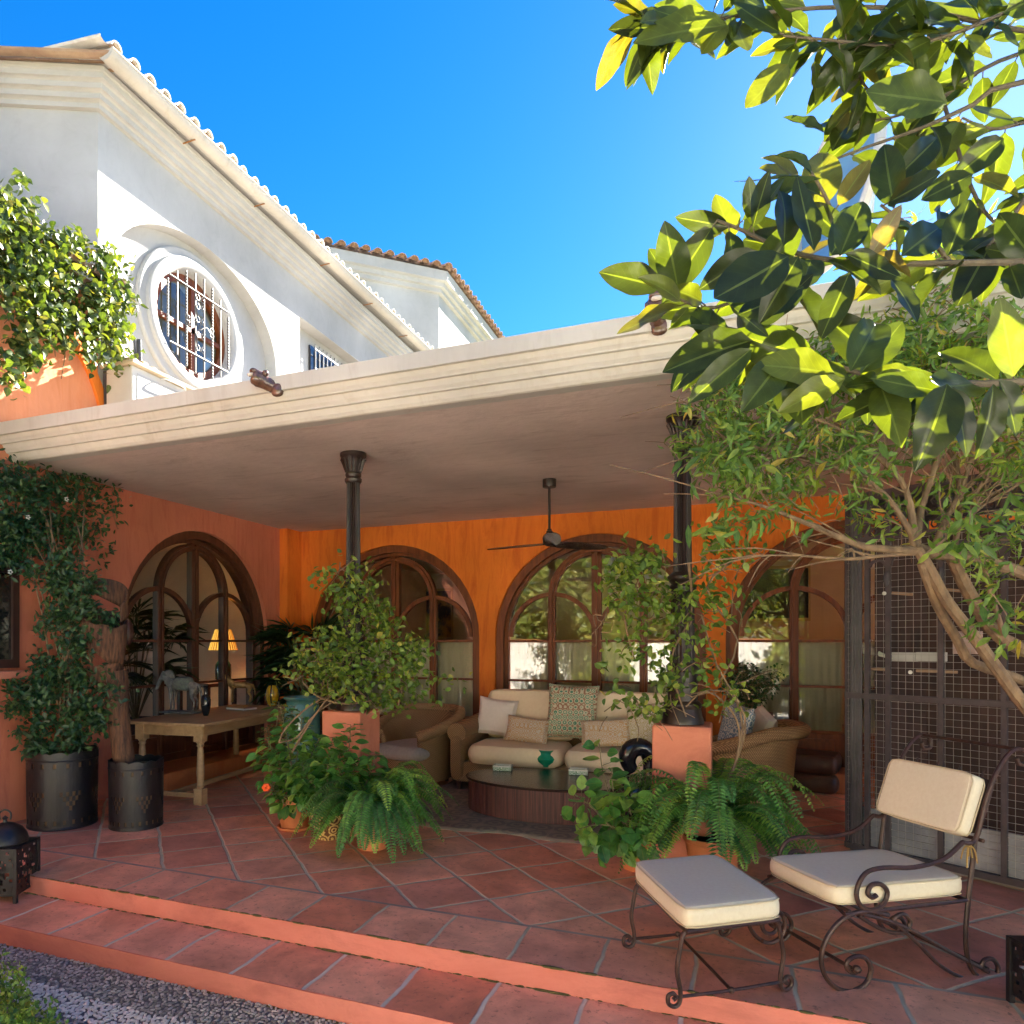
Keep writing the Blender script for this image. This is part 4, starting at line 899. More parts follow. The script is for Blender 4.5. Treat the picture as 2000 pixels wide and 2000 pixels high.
for k in range(N_): a = 2*pi*k/N_; q = 1+.03*(k % 2); vs += [(lp.x+.19*q*cos(a), lp.y+.19*q*sin(a), lp.z+.42), (lp.x+.105*q*cos(a), lp.y+.105*q*sin(a), lp.z+.70)]
sh.add(vs, [(2*k, 2*((k+1) % N_), 2*((k+1) % N_)+1, 2*k+1) for k in range(N_)]); so = sh.build("lamp_shade", lb, la)
av = so.data.attributes.new('rnd', 'FLOAT', 'FACE'); av.data.foreach_set('value', [1.0 if (k//1) % 2 else 0.0 for k in range(N_)])
ll = bpy.data.lights.new("lamp_bulb", 'POINT'); ll.energy = 3; ll.color = (1, .72, .38); ll.shadow_soft_size = .06; lo_ = bpy.data.objects.new("lamp_bulb", ll); COL.objects.link(lo_); lo_.parent = la; lo_.location = (0, 0, .56)

# pictures inside the rooms
def picture(name, c, w, h, ax, frame, art, label):
    t = thing("picture", label, "picture", c, "framed pictures hanging inside the rooms"); x, y, z = c
    if ax == 'x':
        M().strip([(y-w/2, z-h/2), (y+w/2, z-h/2), (y+w/2, z+h/2), (y-w/2, z+h/2)], .06, lambda a, b, d: (x+d, a, b), 0, .04, closed=True).build("frame", frame, t)
        M().box(x+.004, x+.012, y-w/2, y+w/2, z-h/2, z+h/2).build("canvas", art, t)
    else:
        M().strip([(x-w/2, z-h/2), (x+w/2, z-h/2), (x+w/2, z+h/2), (x-w/2, z+h/2)], .06, lambda a, b, d: (a, y-d, b), 0, .04, closed=True).build("frame", frame, t)
        M().box(x-w/2, x+w/2, y-.012, y-.004, z-h/2, z+h/2).build("canvas", art, t)
ART1 = mat("painting_reds", (.20, .08, .06), (.42, .3, .22), scale=5, rough=.6); ART2 = mat("painting_darks", (.05, .05, .09), (.5, .3, .05), scale=3.5, rough=.6, lo=.45, hi=.6); ART3 = mat("painting_green_black", (.03, .05, .04), (.07, .1, .07), scale=2, rough=.5)
FR = mat("gilt_frame", (.5, .42, .2), (.4, .32, .14), rough=.45)
q = pX(400, 1190, -9.95); picture("p", (-9.96, q.y, 1.85), 1.3, 1.3, 'x', FR, ART1, "large reddish picture seen through the left arched door")
q = pY(815, 1200, 13.5); picture("p", (q.x, 13.57, q.z), 1.5, 1.0, 'y', FR, ART2, "dark painting with yellow figures seen through the second arch")
q = pY(1480, 1160, 13.5); picture("p", (q.x, 13.57, q.z), 1.6, .9, 'y', FR, ART3, "dark landscape picture seen through the right arch")

# sofa
SX0, SX1, SY0, SY1 = -2.62, -.30, 6.68, 7.62
t = thing("wicker_sofa", "wide honey wicker sofa with sand coloured cushions below the middle arch", "sofa", ((SX0+SX1)/2, 7.1, 0))
M().box(SX0+.08, SX1-.08, SY0+.04, SY1-.04, .09, .30).build("seat_base", WICKER, t, bevel=.02)
for x in (SX0+.09, SX1-.09):
    m = M(); m.quadric((x, (SY0+SY1)/2, .35), (.085, (SY1-SY0)/2, .27), (5, 6, 5), 8); m.tube([(x, SY0+.02, .585), (x, SY1-.06, .62)], .10, 14, 1); m.build("arm", WICKER, t)
m = M(); m.quadric(((SX0+SX1)/2, SY1-.06, .50), ((SX1-SX0)/2-.05, .07, .37), (9, 5, 5), 12); m.tube([(SX0+.1, SY1-.04, .78), (SX0+.5, SY1-.03, .87), ((SX0+SX1)/2, SY1-.02, .90), (SX1-.5, SY1-.03, .87), (SX1-.1, SY1-.04, .78)], .055, 10, 4); m.build("backrest", WICKER, t)
for x in (SX0+.1, SX1-.1):
    for y in (SY0+.08, SY1-.1): M().lathe([(.022, 0), (.03, .10)], (x, y, 0.012), 12).build("foot", DARKWOOD, t)
mid = (SX0+SX1)/2; cw = (SX1-SX0-.36)/2
for s in (-1, 1):
    M().quadric((mid+s*cw/2, SY0+.36, .375), (cw/2-.004, .37, .10), (7, 7, 2.6), 12).build("seat_cushion", SOFAFAB, t)
    M().quadric((mid+s*cw/2, SY1-.20, .72), (cw/2-.004, .10, .27), (7, 3, 5), 12, R=Matrix.Rotation(-.12, 3, 'X')).build("back_cushion", SOFAFAB, t)
def cushion(px, py, Y, w, h, rotz, tilt, roll, mt, label, th=.15):
    c = pY(px, py, Y); R_ = Matrix.Rotation(rotz, 3, 'Z') @ Matrix.Rotation(tilt, 3, 'X') @ Matrix.Rotation(roll, 3, 'Y')
    o = M().pillow(c, w, h, th, R_).build("throw_pillow", mt); o.data.transform(Matrix.Translation(-c)); o.location = c; tag(o, label, "pillow", "throw pillows on the wicker seats"); return o
cushion(970, 1400, 7.22, .42, .40, .15, -.25, .12, PALECUSH, "plain pale square pillow at the left end of the sofa")
cushion(1030, 1426, 7.08, .46, .27, .02, -.35, .10, EMBRO, "low embroidered rectangular pillow left of the green patterned pillow")
cushion(1117, 1390, 7.16, .52, .56, 0, -.22, .03, SUZANI, "large green and cream patterned pillow in the centre of the sofa", .18)
cushion(1184, 1432, 7.02, .50, .28, .05, -.35, -.08, EMBRO, "low embroidered rectangular pillow right of the green patterned pillow")
cushion(1262, 1415, 7.05, .40, .42, -.3, -.2, -.12, EMBROW, "upright pale pillow with square embroidery at the right end of the sofa")

# coffee table and things on it
cx_, cy_, A1, B1, H1 = -1.47, 6.15, .74, .46, .30
t = thing("coffee_table", "low oval dark wood coffee table with slatted sides on the rug", "table", (cx_, cy_, 0))
m = M(); n = 120; vs = []
for k in range(n):
    a = 2*pi*k/n; q = 1-.006*(k % 2); 
    for z, s in ((.014, .965), (H1-.022, .965)): vs.append((cx_+A1*s*q*cos(a), cy_+B1*s*q*sin(a), z))
m.add(vs, [(2*k, 2*((k+1) % n), 2*((k+1) % n)+1, 2*k+1) for k in range(n)]); m.build("slatted_side", mat("red_black_slats", (.045, .015, .014), (.16, .05, .035), scale=4, stretch=(30, 30, .5), rough=.45, bump=.6, bscale=5), t)
m = M(); vs = [(cx_+A1*s*cos(2*pi*k/64), cy_+B1*s*sin(2*pi*k/64), z) for z, s in ((H1-.022, .99), (H1-.004, 1), (H1, .99)) for k in range(64)]
m.add(vs, [(i*64+k, i*64+(k+1) % 64, (i+1)*64+(k+1) % 64, (i+1)*64+k) for i in range(2) for k in range(64)]+[tuple(range(128, 192)), tuple(range(63, -1, -1))]); m.build("tabletop", DARKTOP, t)
p = fl(1067, 1497, H1); gj = thing("green_jar", "squat green glazed jar with narrow neck on the coffee table", "jar", p)
M().lathe([(.045, 0), (.05, .012), (.088, .05), (.097, .078), (.088, .10), (.070, .118), (.066, .135), (.076, .158), (.068, .16), (.06, .14)], p, 32).build("jar_body", GREENGL, gj)
for a in (.3, 3.4): M().tube([(p.x+.05*cos(a), p.y+.05*sin(a), p.z+.15), (p.x+.095*cos(a), p.y+.095*sin(a), p.z+.14), (p.x+.09*cos(a), p.y+.09*sin(a), p.z+.1)], .008, 8, 3).build("handle", GREENGL, gj)
for px, py, lb_ in ((982, 1500, "white painted ashtray left of the green jar"), (1130, 1508, "white painted ashtray right of the green jar, half behind leaves")):
    p = fl(px, py+4, H1); at_ = thing("ashtray", lb_, "ashtray", p, "ashtrays on the coffee table"); T2 = TM(p.x, p.y, p.z+.001, radians(8))
    M(T2).box(-.085, .085, -.06, .06, 0, .035).build("dish", BOXPAT, at_, bevel=.006)
    M(T2).strip([(-.08, -.055), (.08, -.055), (.08, .055), (-.08, .055)], .018, lambda a, b, d: (a, b, d), .0355, .048, closed=True).build("rim", CHINA, at_)
# rug
m = M(); nx_, ny_ = 40, 24; vs = []
for j in range(ny_+1):
    for i in range(nx_+1):
        x = -2.75+2.75*i/nx_; y = 5.30+2.45*j/ny_+.03*sin(i*.5)*(1-j/ny_); vs.append((x+.06*(1-j/ny_), y, .006+.004*sin(i*.9)*(j == 0)+.003*(j > 0)))
m.add(vs, [(j*(nx_+1)+i, j*(nx_+1)+i+1, (j+1)*(nx_+1)+i+1, (j+1)*(nx_+1)+i) for j in range(ny_) for i in range(nx_)], True); o = m.build("rug", RUG); sol = o.modifiers.new("s", 'SOLIDIFY'); sol.thickness = .008; tag(o, "worn brown patterned rug under the sofa and coffee table", "rug")

# barrel wicker armchairs
def armchair(c, rot, label, seatmat, w=.40):
    t = thing("wicker_armchair", label, "armchair", (c[0], c[1], 0), "wicker armchairs around the coffee table"); T2 = TM(c[0], c[1], 0, rot)
    # local: open front towards -y
    m = M(T2); n = 28; vs = []; prof_ = [(.86, .06), (.93, .25), (.98, .42), (1.06, .52)]
    tops = []
    for i in range(n+1):
        a = radians(-50)+radians(280)*i/n; k = (1-abs(i/n*2-1)); hz_ = .55+.23*min(1, k*1.6)
        for f_, z in prof_: vs.append((w*f_*cos(a), w*f_*sin(a), z/.52*hz_*.94))
        tops.append((w*1.10*cos(a), w*1.10*sin(a), hz_*.97))
    q = len(prof_); m.add(vs, [(i*q+j, (i+1)*q+j, (i+1)*q+j+1, i*q+j+1) for i in range(n) for j in range(q-1)], True); m.build("shell", WICKER, t).modifiers.new("s", 'SOLIDIFY').thickness = .05
    m = M(T2); m.tube(tops, .058, 12, 1); m.build("rolled_rim", WICKER, t)
    m = M(T2); m.lathe([(w*.9, .07), (w*.93, .28)], (0, -.02, 0), 24); m.build("seat_base", WICKER, t)
    m = M(T2); m.quadric((0, -.08, .36), (w*.82, w*.9, .085), (4, 4, 2.4), 10); m.build("seat_cushion", seatmat, t)
    for a in (45, 135, 225, 315): M(T2).lathe([(.02, .0), (.026, .08)], (w*.75*cos(radians(a)), w*.75*sin(radians(a)), .012), 10).build("foot", DARKWOOD, t)
    return t
armchair((-3.05, 6.95), radians(-18), "wicker armchair with grey cushion half hidden behind the left pedestal", GREYCUSH)
ra = armchair((.12, 6.75), radians(-100), "wicker armchair with rolled rim right of the right column, seen from behind", PALECUSH, .43)
cushion(1437, 1425, 6.72, .44, .46, -1.1, -.2, .1, BLUEPAT, "blue and white patterned pillow in the right wicker armchair")
cushion(1487, 1425, 6.95, .38, .36, -1.2, -.25, .3, PALECUSH, "plain pale pillow standing in the right wicker armchair")
# leather pouf
p = fl(1585, 1545); t = thing("leather_pouf", "brown leather pouf of stacked pads near the right arched door", "pouf", (p.x, p.y, 0)); T2 = TM(p.x, p.y+.1, 0, radians(-12))
for k, z in enumerate((.1, .285)): M(T2).quadric((0, 0, z), (.27, .25, .098), (6, 6, 3), 10).build("pad", LEATHER, t)
# black carved figure
bx = thing("black_carving", "black polished wood carving with arched neck beside the right pedestal", "sculpture", fl(1240, 1600)); bp_ = LOC[bx.name]; s_ = 1/230
def bl(dx, dz): return Vector((bp_.x+CT*dx*.0043, bp_.y+ST*dx*.0043, .0+dz*.0043))
m = M(); m.tube([bl(-4, 95), bl(-12, 108), bl(-14, 124), bl(-6, 138), bl(10, 142), bl(24, 134), bl(30, 115), bl(30, 92), bl(27, 65), bl(15, 45)], [.05, .062, .078, .08, .078, .072, .062, .062, .085, .11], 16, 3); m.build("arched_neck", BLACKST, bx)
m = M(); m.tube([bl(-8, 100), bl(-16, 90), bl(-18, 72), bl(-8, 60), bl(6, 52)], [.035, .028, .028, .04, .06], 12, 3); m.build("beak", BLACKST, bx)
m = M(); m.quadric(bl(6, 34), (.125, .115, .16), (2.5, 2.5, 3), 8); m.build("body", BLACKST, bx)

# ---- pots
def pot(name, label, c, prof_, mt, soil=True, seg=32, cat="pot", group=None, lip=None):
    t = thing(name, label, cat, (c[0], c[1], c[2]), group); M().lathe(prof_, c, seg).build("pot_body", mt, t)
    if soil: rr, zz = soil; M().lathe([(0.001, zz), (rr, zz)], c, 24).build("soil", SOIL, t)
    return t
def inner(prof_, th=.015):
    top = prof_[-1]; return prof_+[(top[0]-th, top[1]), (top[0]-th-.01, top[1]-.06)]
p = fl(575, 1618); tp = pot("terracotta_pot", "plain terracotta pot on a saucer, leftmost of the pots at the left pedestal", (p.x, p.y, 0), inner([(.10, .012), (.105, .02), (.135, .2), (.14, .22), (.15, .222), (.15, .262)]), TERRA, (.12, .22))
M().lathe([(.12, 0), (.135, .012), (.138, .028), (.125, .028), (.118, .014)], (p.x, p.y, .001), 32).build("saucer", TERRA, tp)
HIB1 = Vector((p.x, p.y, .24))
p = fl(642, 1636); pot("painted_pot", "ochre painted pot with dark leaf pattern beside the terracotta pot", (p.x, p.y, 0), inner([(.085, 0), (.09, .03), (.12, .10), (.143, .22), (.146, .25), (.135, .265), (.142, .28)]), YELPOT, (.12, .24)); HIB2 = Vector((p.x, p.y, .26))
p = fl(728, 1655); pot("terracotta_pot", "terracotta pot almost hidden by hanging fern fronds in front of the left pedestal", (p.x, p.y, 0), inner([(.10, 0), (.125, .2), (.135, .21), (.135, .24)]), TERRA, (.14, .25)); FERN1 = Vector((p.x, p.y, .25))
p = fl(590, 1535); pot("tall_ceramic_urn", "tall teal glazed ceramic urn behind the terracotta pot and beside the table", (p.x, p.y, 0), inner([(.15, 0), (.17, .05), (.19, .35), (.19, .7), (.175, .84), (.16, .87), (.175, .90), (.195, .915), (.19, .93)]), TEAL, (.15, .88)); URN = Vector((p.x, p.y, .9))
p = fl(1245, 1700); pot("terracotta_pot", "small ochre pot under the hibiscus behind the footstool", (p.x, p.y+.05, 0), inner([(.095, 0), (.13, .2), (.14, .21), (.14, .25)]), TERRA, (.11, .21)); HIB3 = Vector((p.x, p.y+.05, .23))
p = fl(1392, 1725); pot("terracotta_pot", "terracotta pot under the large fern in front of the right pedestal", (p.x, p.y+.05, 0), inner([(.13, 0), (.165, .24), (.175, .25), (.175, .28)]), TERRA, (.17, .27)); FERN2 = Vector((p.x, p.y+.05, .30))
p = Vector((.18, 7.86, 0)); pot("tall_planter", "tall brown clay planter holding a box shrub against the wall by the right arch", p, inner([(.14, .2), (.2, .45), (.21, .72), (.24, .74), (.24, .79)]), mat("brown_clay", (.28, .10, .05), (.2, .07, .04), rough=.6), (.2, .74)); BOXP = Vector((p.x, p.y, .8))
# pierced black metal pots
def metalpot(px, py, r, h, label):
    p = fl(px, py); t = thing("pierced_metal_pot", label, "pot", (p.x, p.y+r*.6, 0), "pierced black metal pots by the left wall"); c = Vector((p.x, p.y+r*.6, 0))
    n = 72; rows = 16; vs = []; fs = []
    for j in range(rows+1):
        for k in range(n):
            a = 2*pi*k/n; z = h*j/rows
            if j == rows: z += .016*abs(sin(k*pi/6))
            q = r*(1+.03*j/rows); vs.append((c.x+q*cos(a), c.y+q*sin(a), z+.004))
    for j in range(rows):
        for k in range(n):
            u_, v_ = k % 12, j
            hole = (v_ in (13,) and u_ % 4 == 1) or (v_ in (1,) and u_ % 3 == 1) or (3 < v_ < 12 and ((abs(u_-6)+abs(v_-7.5)) in (1.5, 3.5)) and (u_+v_) % 2 == 0)
            if hole: continue
            fs.append((j*n+k, j*n+(k+1) % n, (j+1)*n+(k+1) % n, (j+1)*n+k))
    m = M(); m.add(vs, fs, False); o = m.build("pierced_shell", BLACKM, t); s = o.modifiers.new("s", 'SOLIDIFY'); s.thickness = .006
    M().lathe([(r*.93, .01), (r*.95, h*.9), (0.01, h*.9)], c, 32).build("inner_liner", mat("liner_dark", (.22, .12, .06), (.10, .05, .03), rough=.7), t)
    m = M(); m.lathe([(r*1.01, 0), (r*1.02, .01), (r*1.0, .022)], c, 48); m.lathe([(r*1.035, h*.905), (r*1.045, h*.915), (r*1.035, h*.925)], c, 48); m.build("hoop", BLACKM, t)
    return c
PB = metalpot(90, 1617, .26, .60, "large black pierced metal pot holding the climbing jasmine"); PM = metalpot(243, 1619, .205, .53, "smaller black pierced metal pot holding the curled palm bark")
# palm bark sculpture
t = thing("palm_bark", "tall curled brown palm bark standing in the smaller metal pot", "sculpture", (PM.x, PM.y, .4))
def pm(px, py, dz=0): return pz(px, py, 5.83+dz)
m = M(); m.tube([pm(243, 1490), pm(236, 1440), pm(230, 1390), pm(226, 1340), pm(222, 1312)], [.085, .082, .088, .10, .105], 14, 3); m.build("bark_stem", PALMBARK, t)
def ribbon(pts, ws, name):
    m = M(); vs = []; K_ = []
    P = [Vector(p) for p in pts]
    for i in range(len(P)-1):
        for k in range(4): K_.append((P[i].lerp(P[i+1], k/4), ws[i]+(ws[i+1]-ws[i])*k/4))
    K_.append((P[-1], ws[-1]))
    for p, (lo, hi) in [(a, (Vector((0, 0, -b/2)), Vector((0, 0, b/2)))) for a, b in K_]: vs += [p+lo, p+hi]
    m.add(vs, [(2*i, 2*i+2, 2*i+3, 2*i+1) for i in range(len(K_)-1)], True); o = m.build(name, PALMBARK, t); s = o.modifiers.new("s", 'SOLIDIFY'); s.thickness = .014; return o
def helix(cx0, cy0, z0, z1, r0, r1, a0, a1, w0, w1, name, n=18, tiltx=0):
    pts = []; ws = []
    for i in range(n+1):
        q = i/n; a = a0+(a1-a0)*q; r = r0+(r1-r0)*q; pts.append((cx0+r*cos(a), cy0+r*sin(a), z0+(z1-z0)*q+tiltx*cos(a)*r)); ws.append(w0+(w1-w0)*sin(pi*min(1, q*1.1))**.7)
    return ribbon(pts, ws, name)
cc = pm(204, 1240)
def shell(a0, a1, lo, hi, rr, name, n=40, rows=6):
    m = M(); vs = []
    for i in range(n+1):
        a = radians(a0+(a1-a0)*i/n); q = i/n
        for j in range(rows+1):
            z = lo(a, q)+(hi(a, q)-lo(a, q))*j/rows; R_ = rr(a, q, j/rows); vs.append((cc.x+R_*(cos(a)*CT+sin(a)*ST), cc.y+R_*(cos(a)*ST-sin(a)*CT), z))
    k = rows+1; m.add(vs, [(i*k+j, (i+1)*k+j, (i+1)*k+j+1, i*k+j+1) for i in range(n) for j in range(rows)], True); o = m.build(name, PALMBARK, t); sm = o.modifiers.new("s", 'SOLIDIFY'); sm.thickness = .012
shell(-30, 330, lambda a, q: 1.40-.09*cos(a)+.015*sin(5*a), lambda a, q: 1.70-.06*cos(a)-.05*sin(a)+.01*sin(7*a), lambda a, q, j: .165-.03*(1-j)**2+.004*sin(6*a), "bark_curl")
shell(-165, 25, lambda a, q: 1.93-.27*q, lambda a, q: 2.03-.24*q+.09*sin(pi*q), lambda a, q, j: .175-.03*(1-q), "bark_curl")
shell(-60, 180, lambda a, q: 1.20-.03*sin(a), lambda a, q: 1.36-.08*q, lambda a, q, j: .10+.03*j, "bark_curl")
m = M(); m.quadric(pm(250, 1235, .1), (.035, .05, .11), (2, 2, 2), 8); m.build("bark_knob", DARKWOOD, t)

# lanterns
def lantern(c, rot, s, label):
    t = thing("metal_lantern", label, "lantern", c, "black pierced metal lanterns on the terrace"); T2 = TM(c[0], c[1], c[2], rot)
    m = M(T2)
    for sx in (-1, 1):
        for sy in (-1, 1): m.box(sx*s*.5-.012, sx*s*.5+.012, sy*s*.5-.012, sy*s*.5+.012, 0, s*1.25)
    m.box(-s*.54, s*.54, -s*.54, s*.54, s*1.18, s*1.25); m.box(-s*.52, s*.52, -s*.52, s*.52, s*.16, s*.2); m.build("frame", BLACKM, t, bevel=.003)
    m = M(T2); n = 14
    for face in range(4):
        Rf = Matrix.Rotation(face*pi/2, 4, 'Z'); vs = []; fs = []
        for j in range(n+1):
            for i in range(n+1): vs.append(Rf @ Vector((-s*.5+s*i/n, -s*.5, s*.2+s*.98*j/n)))
        for j in range(n):
            for i in range(n):
                if (i*3+j*5) % 7 in (0,) or ((i-7)**2+(j-7)**2) in (5, 10, 13): continue
                a = j*(n+1)+i; fs.append((a, a+1, a+n+2, a+n+1))
        m.add(vs, fs)
    m.build("pierced_panel", BLACKM, t)
    m = M(T2); m.lathe([(s*.48, s*1.25), (s*.5, s*1.3), (s*.46, s*1.45), (s*.36, s*1.6), (s*.2, s*1.7), (s*.05, s*1.74), (s*.04, s*1.8), (s*.07, s*1.84), (.001, s*1.9)], (0, 0, 0), 28); m.build("dome", BLACKM, t)
    m = M(T2); m.tube([(-s*.12, 0, s*1.8), (-s*.13, 0, s*1.95), (0, 0, s*2.03), (s*.13, 0, s*1.95), (s*.12, 0, s*1.8)], .006, 8, 3); m.build("handle", BLACKM, t)
    return t
lc = fl(10, 1750, -.115); lantern((lc.x, lc.y, -.115), radians(25), .27, "black pierced metal lantern with domed top on the left end of the step")
lc = fl(2070, 1985); lantern((lc.x, lc.y, 0), radians(20), .22, "dark metal lantern on the terrace at the right edge behind the chair foot")

# ================================================================== WROUGHT IRON CHAIR AND FOOTSTOOL
ca = Vector((.83, .5577, 0)).normalized(); cb = Vector((-ca.y, ca.x, 0)); O_ = Vector((.455, 3.495, 0))
t = thing("iron_lounge_chair", "scrolled wrought iron lounge chair with ivory cushions beside the aviary", "chair", O_+ca*.35+cb*.24)
WCH = .50
def cp(*pts): return [pP(x, y, O_, ca) for x, y in pts]
side = {
 "armrest": ([(1880, 1645), (1842, 1678), (1785, 1694), (1725, 1695), (1690, 1706), (1673, 1740), (1680, 1768), (1702, 1778), (1725, 1766), (1733, 1742), (1720, 1727), (1702, 1729), (1695, 1744), (1703, 1753), (1712, 1748)], .0105),
 "front_scroll": ([(1735, 1787), (1700, 1780), (1670, 1783), (1640, 1800), (1615, 1832), (1604, 1870), (1611, 1905), (1634, 1930), (1664, 1936), (1690, 1922), (1701, 1895), (1692, 1873), (1672, 1868), (1655, 1878), (1655, 1893), (1668, 1900), (1680, 1892)], .0105),
 "rear_leg": ([(1905, 1640), (1897, 1705), (1890, 1770), (1886, 1830), (1892, 1880), (1908, 1906), (1928, 1916), (1945, 1905), (1949, 1888), (1938, 1873), (1922, 1876), (1918, 1890), (1930, 1898)], .0105),
 "back_post": ([(1880, 1645), (1905, 1640), (1925, 1565), (1948, 1505), (1970, 1473), (1988, 1463), (2004, 1472), (2004, 1490), (1990, 1492), (1985, 1480)], .0105),
 "seat_rail": ([(1650, 1786), (1770, 1772), (1888, 1758)], .010),
 "curved_stretcher": ([(1680, 1784), (1740, 1800), (1790, 1822), (1850, 1856), (1900, 1882), (1918, 1890)], .009),
 "lower_scroll": ([(1676, 1788), (1715, 1812), (1748, 1822), (1772, 1815), (1777, 1798), (1764, 1785), (1748, 1792), (1750, 1804), (1790, 1840), (1835, 1885), (1885, 1912), (1928, 1916)], .009)}
for k in (0, 1):
    for nm, (pts, r) in side.items():
        P = [p+cb*WCH*k for p in cp(*pts)]; M().tube(P, r, 8, 4).build(nm, IRON, t)
def lc_(x, y, z): return O_+ca*x+cb*y+Vector((0, 0, z))
m = M()
for a in [lc_(x, 0, z) for x, z in ((.04, .335), (.66, .335), (.74, .60))]+[cp(q)[0] for q in ((1988, 1463), (1662, 1890), (1930, 1893))]: M().tube([a, a+cb*WCH], .009, 8, 1).build("cross_bar", IRON, t)
for k in (0, 1):
    m = M(); pf = cp((1668, 1890))[0]+cb*WCH*k; m.quadric(pf-cb*.015, (.017, .017, .017), res=5); m.build("scroll_knob", IRON, t)
Rc = Matrix(((ca.x, cb.x, 0), (ca.y, cb.y, 0), (0, 0, 1)))
def boxcushion(name, c, a, R_, parent, pipe=True):
    m = M(); m.quadric(c, a, (10, 10, 3.6), 16, R=R_); o = m.build(name, IVORY, parent, angle=60)
    if pipe:
        for s in (-1, 1):
            m = M(); th = []
            for k in range(49):
                an = 2*pi*k/48; ex = 11; cc_, ss_ = cos(an), sin(an); l = (abs(cc_)**ex+abs(ss_)**ex)**(1/ex)
                ax = [0, 1, 2]; th.append(Vector(c)+R_ @ Vector((cc_/l*a[0]*.985, ss_/l*a[1]*.985, s*a[2]*.80)))
            m.tube(th, .0035, 5, 1, cap=False); m.build("piping", PIPING, o)
            LOC[o.name] = LOC[parent.name]
    return o
boxcushion("seat_cushion", lc_(.33, WCH/2, .395), (.35, .235, .045), Rc, t)
# back cushion: leans back
tl = radians(20); Rb = Rc @ Matrix.Rotation(-pi/2+tl, 3, 'Y')
boxcushion("back_cushion", lc_(.70, WCH/2, .755), (.145, .235, .042), Rb, t)
m = M(); 
for s in (.10, .22, .34, .46):
    m.tube([lc_(.745, s, .60), lc_(.86, s, .90)], .005, 6, 1)
Rp = Rb; m.quadric(lc_(.775, WCH/2, .745), (.135, .24, .006), (9, 9, 4), 6, R=Rb); m.build("back_plate", IRON, t)
m = M()
for q in range(6): a = random.uniform(0, 6.28); b0 = cp((1893, 1650))[0]; m.tube([b0, b0+Vector((.02*cos(a), .02*sin(a), -.02)), b0+Vector((.03*cos(a), .03*sin(a), -.05-.01*q))], .003, 5, 3)
m.build("cushion_tie", mat("ochre_cord", (.5, .3, .08), rough=.8), t)

so_ = Vector((-.163, 3.041, 0)); sa = Vector((.795, .606, 0)).normalized(); sb = Vector((-sa.y, sa.x, 0)); SA, SB = .485, .63
sa = (fl(1534, 1753, .42)-fl(1336, 1775, .42)); SA = sa.length; sa.normalize(); sb = (fl(1233, 1679, .42)-fl(1336, 1775, .42)); SB = sb.length; sb.normalize()
t = thing("iron_footstool", "wrought iron footstool with thick ivory cushion in front of the lounge chair", "footstool", so_+sa*SA/2+sb*SB/2)
def ls(x, y, z): return so_+sa*x+sb*y+Vector((0, 0, z))
Rs = Matrix(((sa.x, sb.x, 0), (sa.y, sb.y, 0), (0, 0, 1)))
boxcushion("cushion", ls(SA/2, SB/2, .372), (SA/2, SB/2, .047), Rs, t)
m = M()
for a, b in ((ls(.02, .02, .318), ls(SA-.02, .02, .318)), (ls(.02, SB-.02, .318), ls(SA-.02, SB-.02, .318)), (ls(.02, .02, .318), ls(.02, SB-.02, .318)), (ls(SA-.02, .02, .318), ls(SA-.02, SB-.02, .318))): m.tube([a, b], .009, 8, 1)
for k in range(1, 5): m.tube([ls(.02, SB*k/5, .318), ls(SA-.02, SB*k/5, .318)], .004, 6, 1)
m.build("top_frame", IRON, t)
for sx, x0 in ((-1, .03), (1, SA-.03)):
    for y in (.04, SB-.04):
        P = [ls(x0, y, .315), ls(x0+sx*-.02*-1, y, .29), ls(x0-sx*-.035, y, .22), ls(x0+sx*.045, y, .15), ls(x0+sx*.03, y, .07), ls(x0+sx*.035, y, .02), ls(x0+sx*.06, y, .008), ls(x0+sx*.085, y, .025), ls(x0+sx*.085, y, .055), ls(x0+sx*.062, y, .062), ls(x0+sx*.052, y, .045), ls(x0+sx*.064, y, .035)]
        M().tube(P, .0095, 8, 4).build("leg", IRON, t)
m = M()
for y in (.04, SB-.04): m.tube([ls(-.02, y, .045), ls(SA/2, y, .04), ls(SA+.02, y, .045)], .0075, 8, 3); m.quadric(ls(SA/2, y, .04), (.014, .014, .014), res=4)
m.tube([ls(SA/2, .04, .04), ls(SA/2, SB-.04, .04)], .0075, 8, 1); m.build("stretcher", IRON, t)
m = M()      # big side scroll of the stool nearest the chair
c0 = ls(SA+.03, .16, .24); m.tube([c0+Vector((0, 0, 0))+sa*(.085*(1-i/26*.75))*cos(-pi*.7+2*pi*1.6*i/26)+Vector((0, 0, .085*(1-i/26*.75)*sin(-pi*.7+2*pi*1.6*i/26))) for i in range(27)], .009, 8, 2); m.build("side_scroll", IRON, t)

# ================================================================== AVIARY
CA0 = Vector((.79, 5.83, 0)); CAd = Vector((.834, -.552, 0)).normalized(); CAn = Vector((CAd.y, -CAd.x, 0)); CAb = -CAn if CAn.y < 0 else CAn
av = thing("aviary", "tall grey iron aviary with arched panels and wire mesh at the right of the porch", "bird cage", CA0+CAd*.9+CAb*.6)
def al(px, py=1500): q = pP(px, py, CA0, CAd); return (q-CA0).dot(CAd)
posts = [al(1735), al(1838), al(1962)]; posts.append(posts[2]+.36); posts.append(posts[3]+.4); posts.append(posts[4]+.4); L_ = posts[-1]; Dp = 1.25; HT = 2.5
def aw(a, b, d): p = CA0+CAd*a+CAb*d; return (p.x, p.y, b)
def as_(a, b, d): p = CA0+CAb*a+CAd*d; return (p.x, p.y, b)
def as2(a, b, d): p = CA0+CAb*a+CAd*(L_-d); return (p.x, p.y, b)
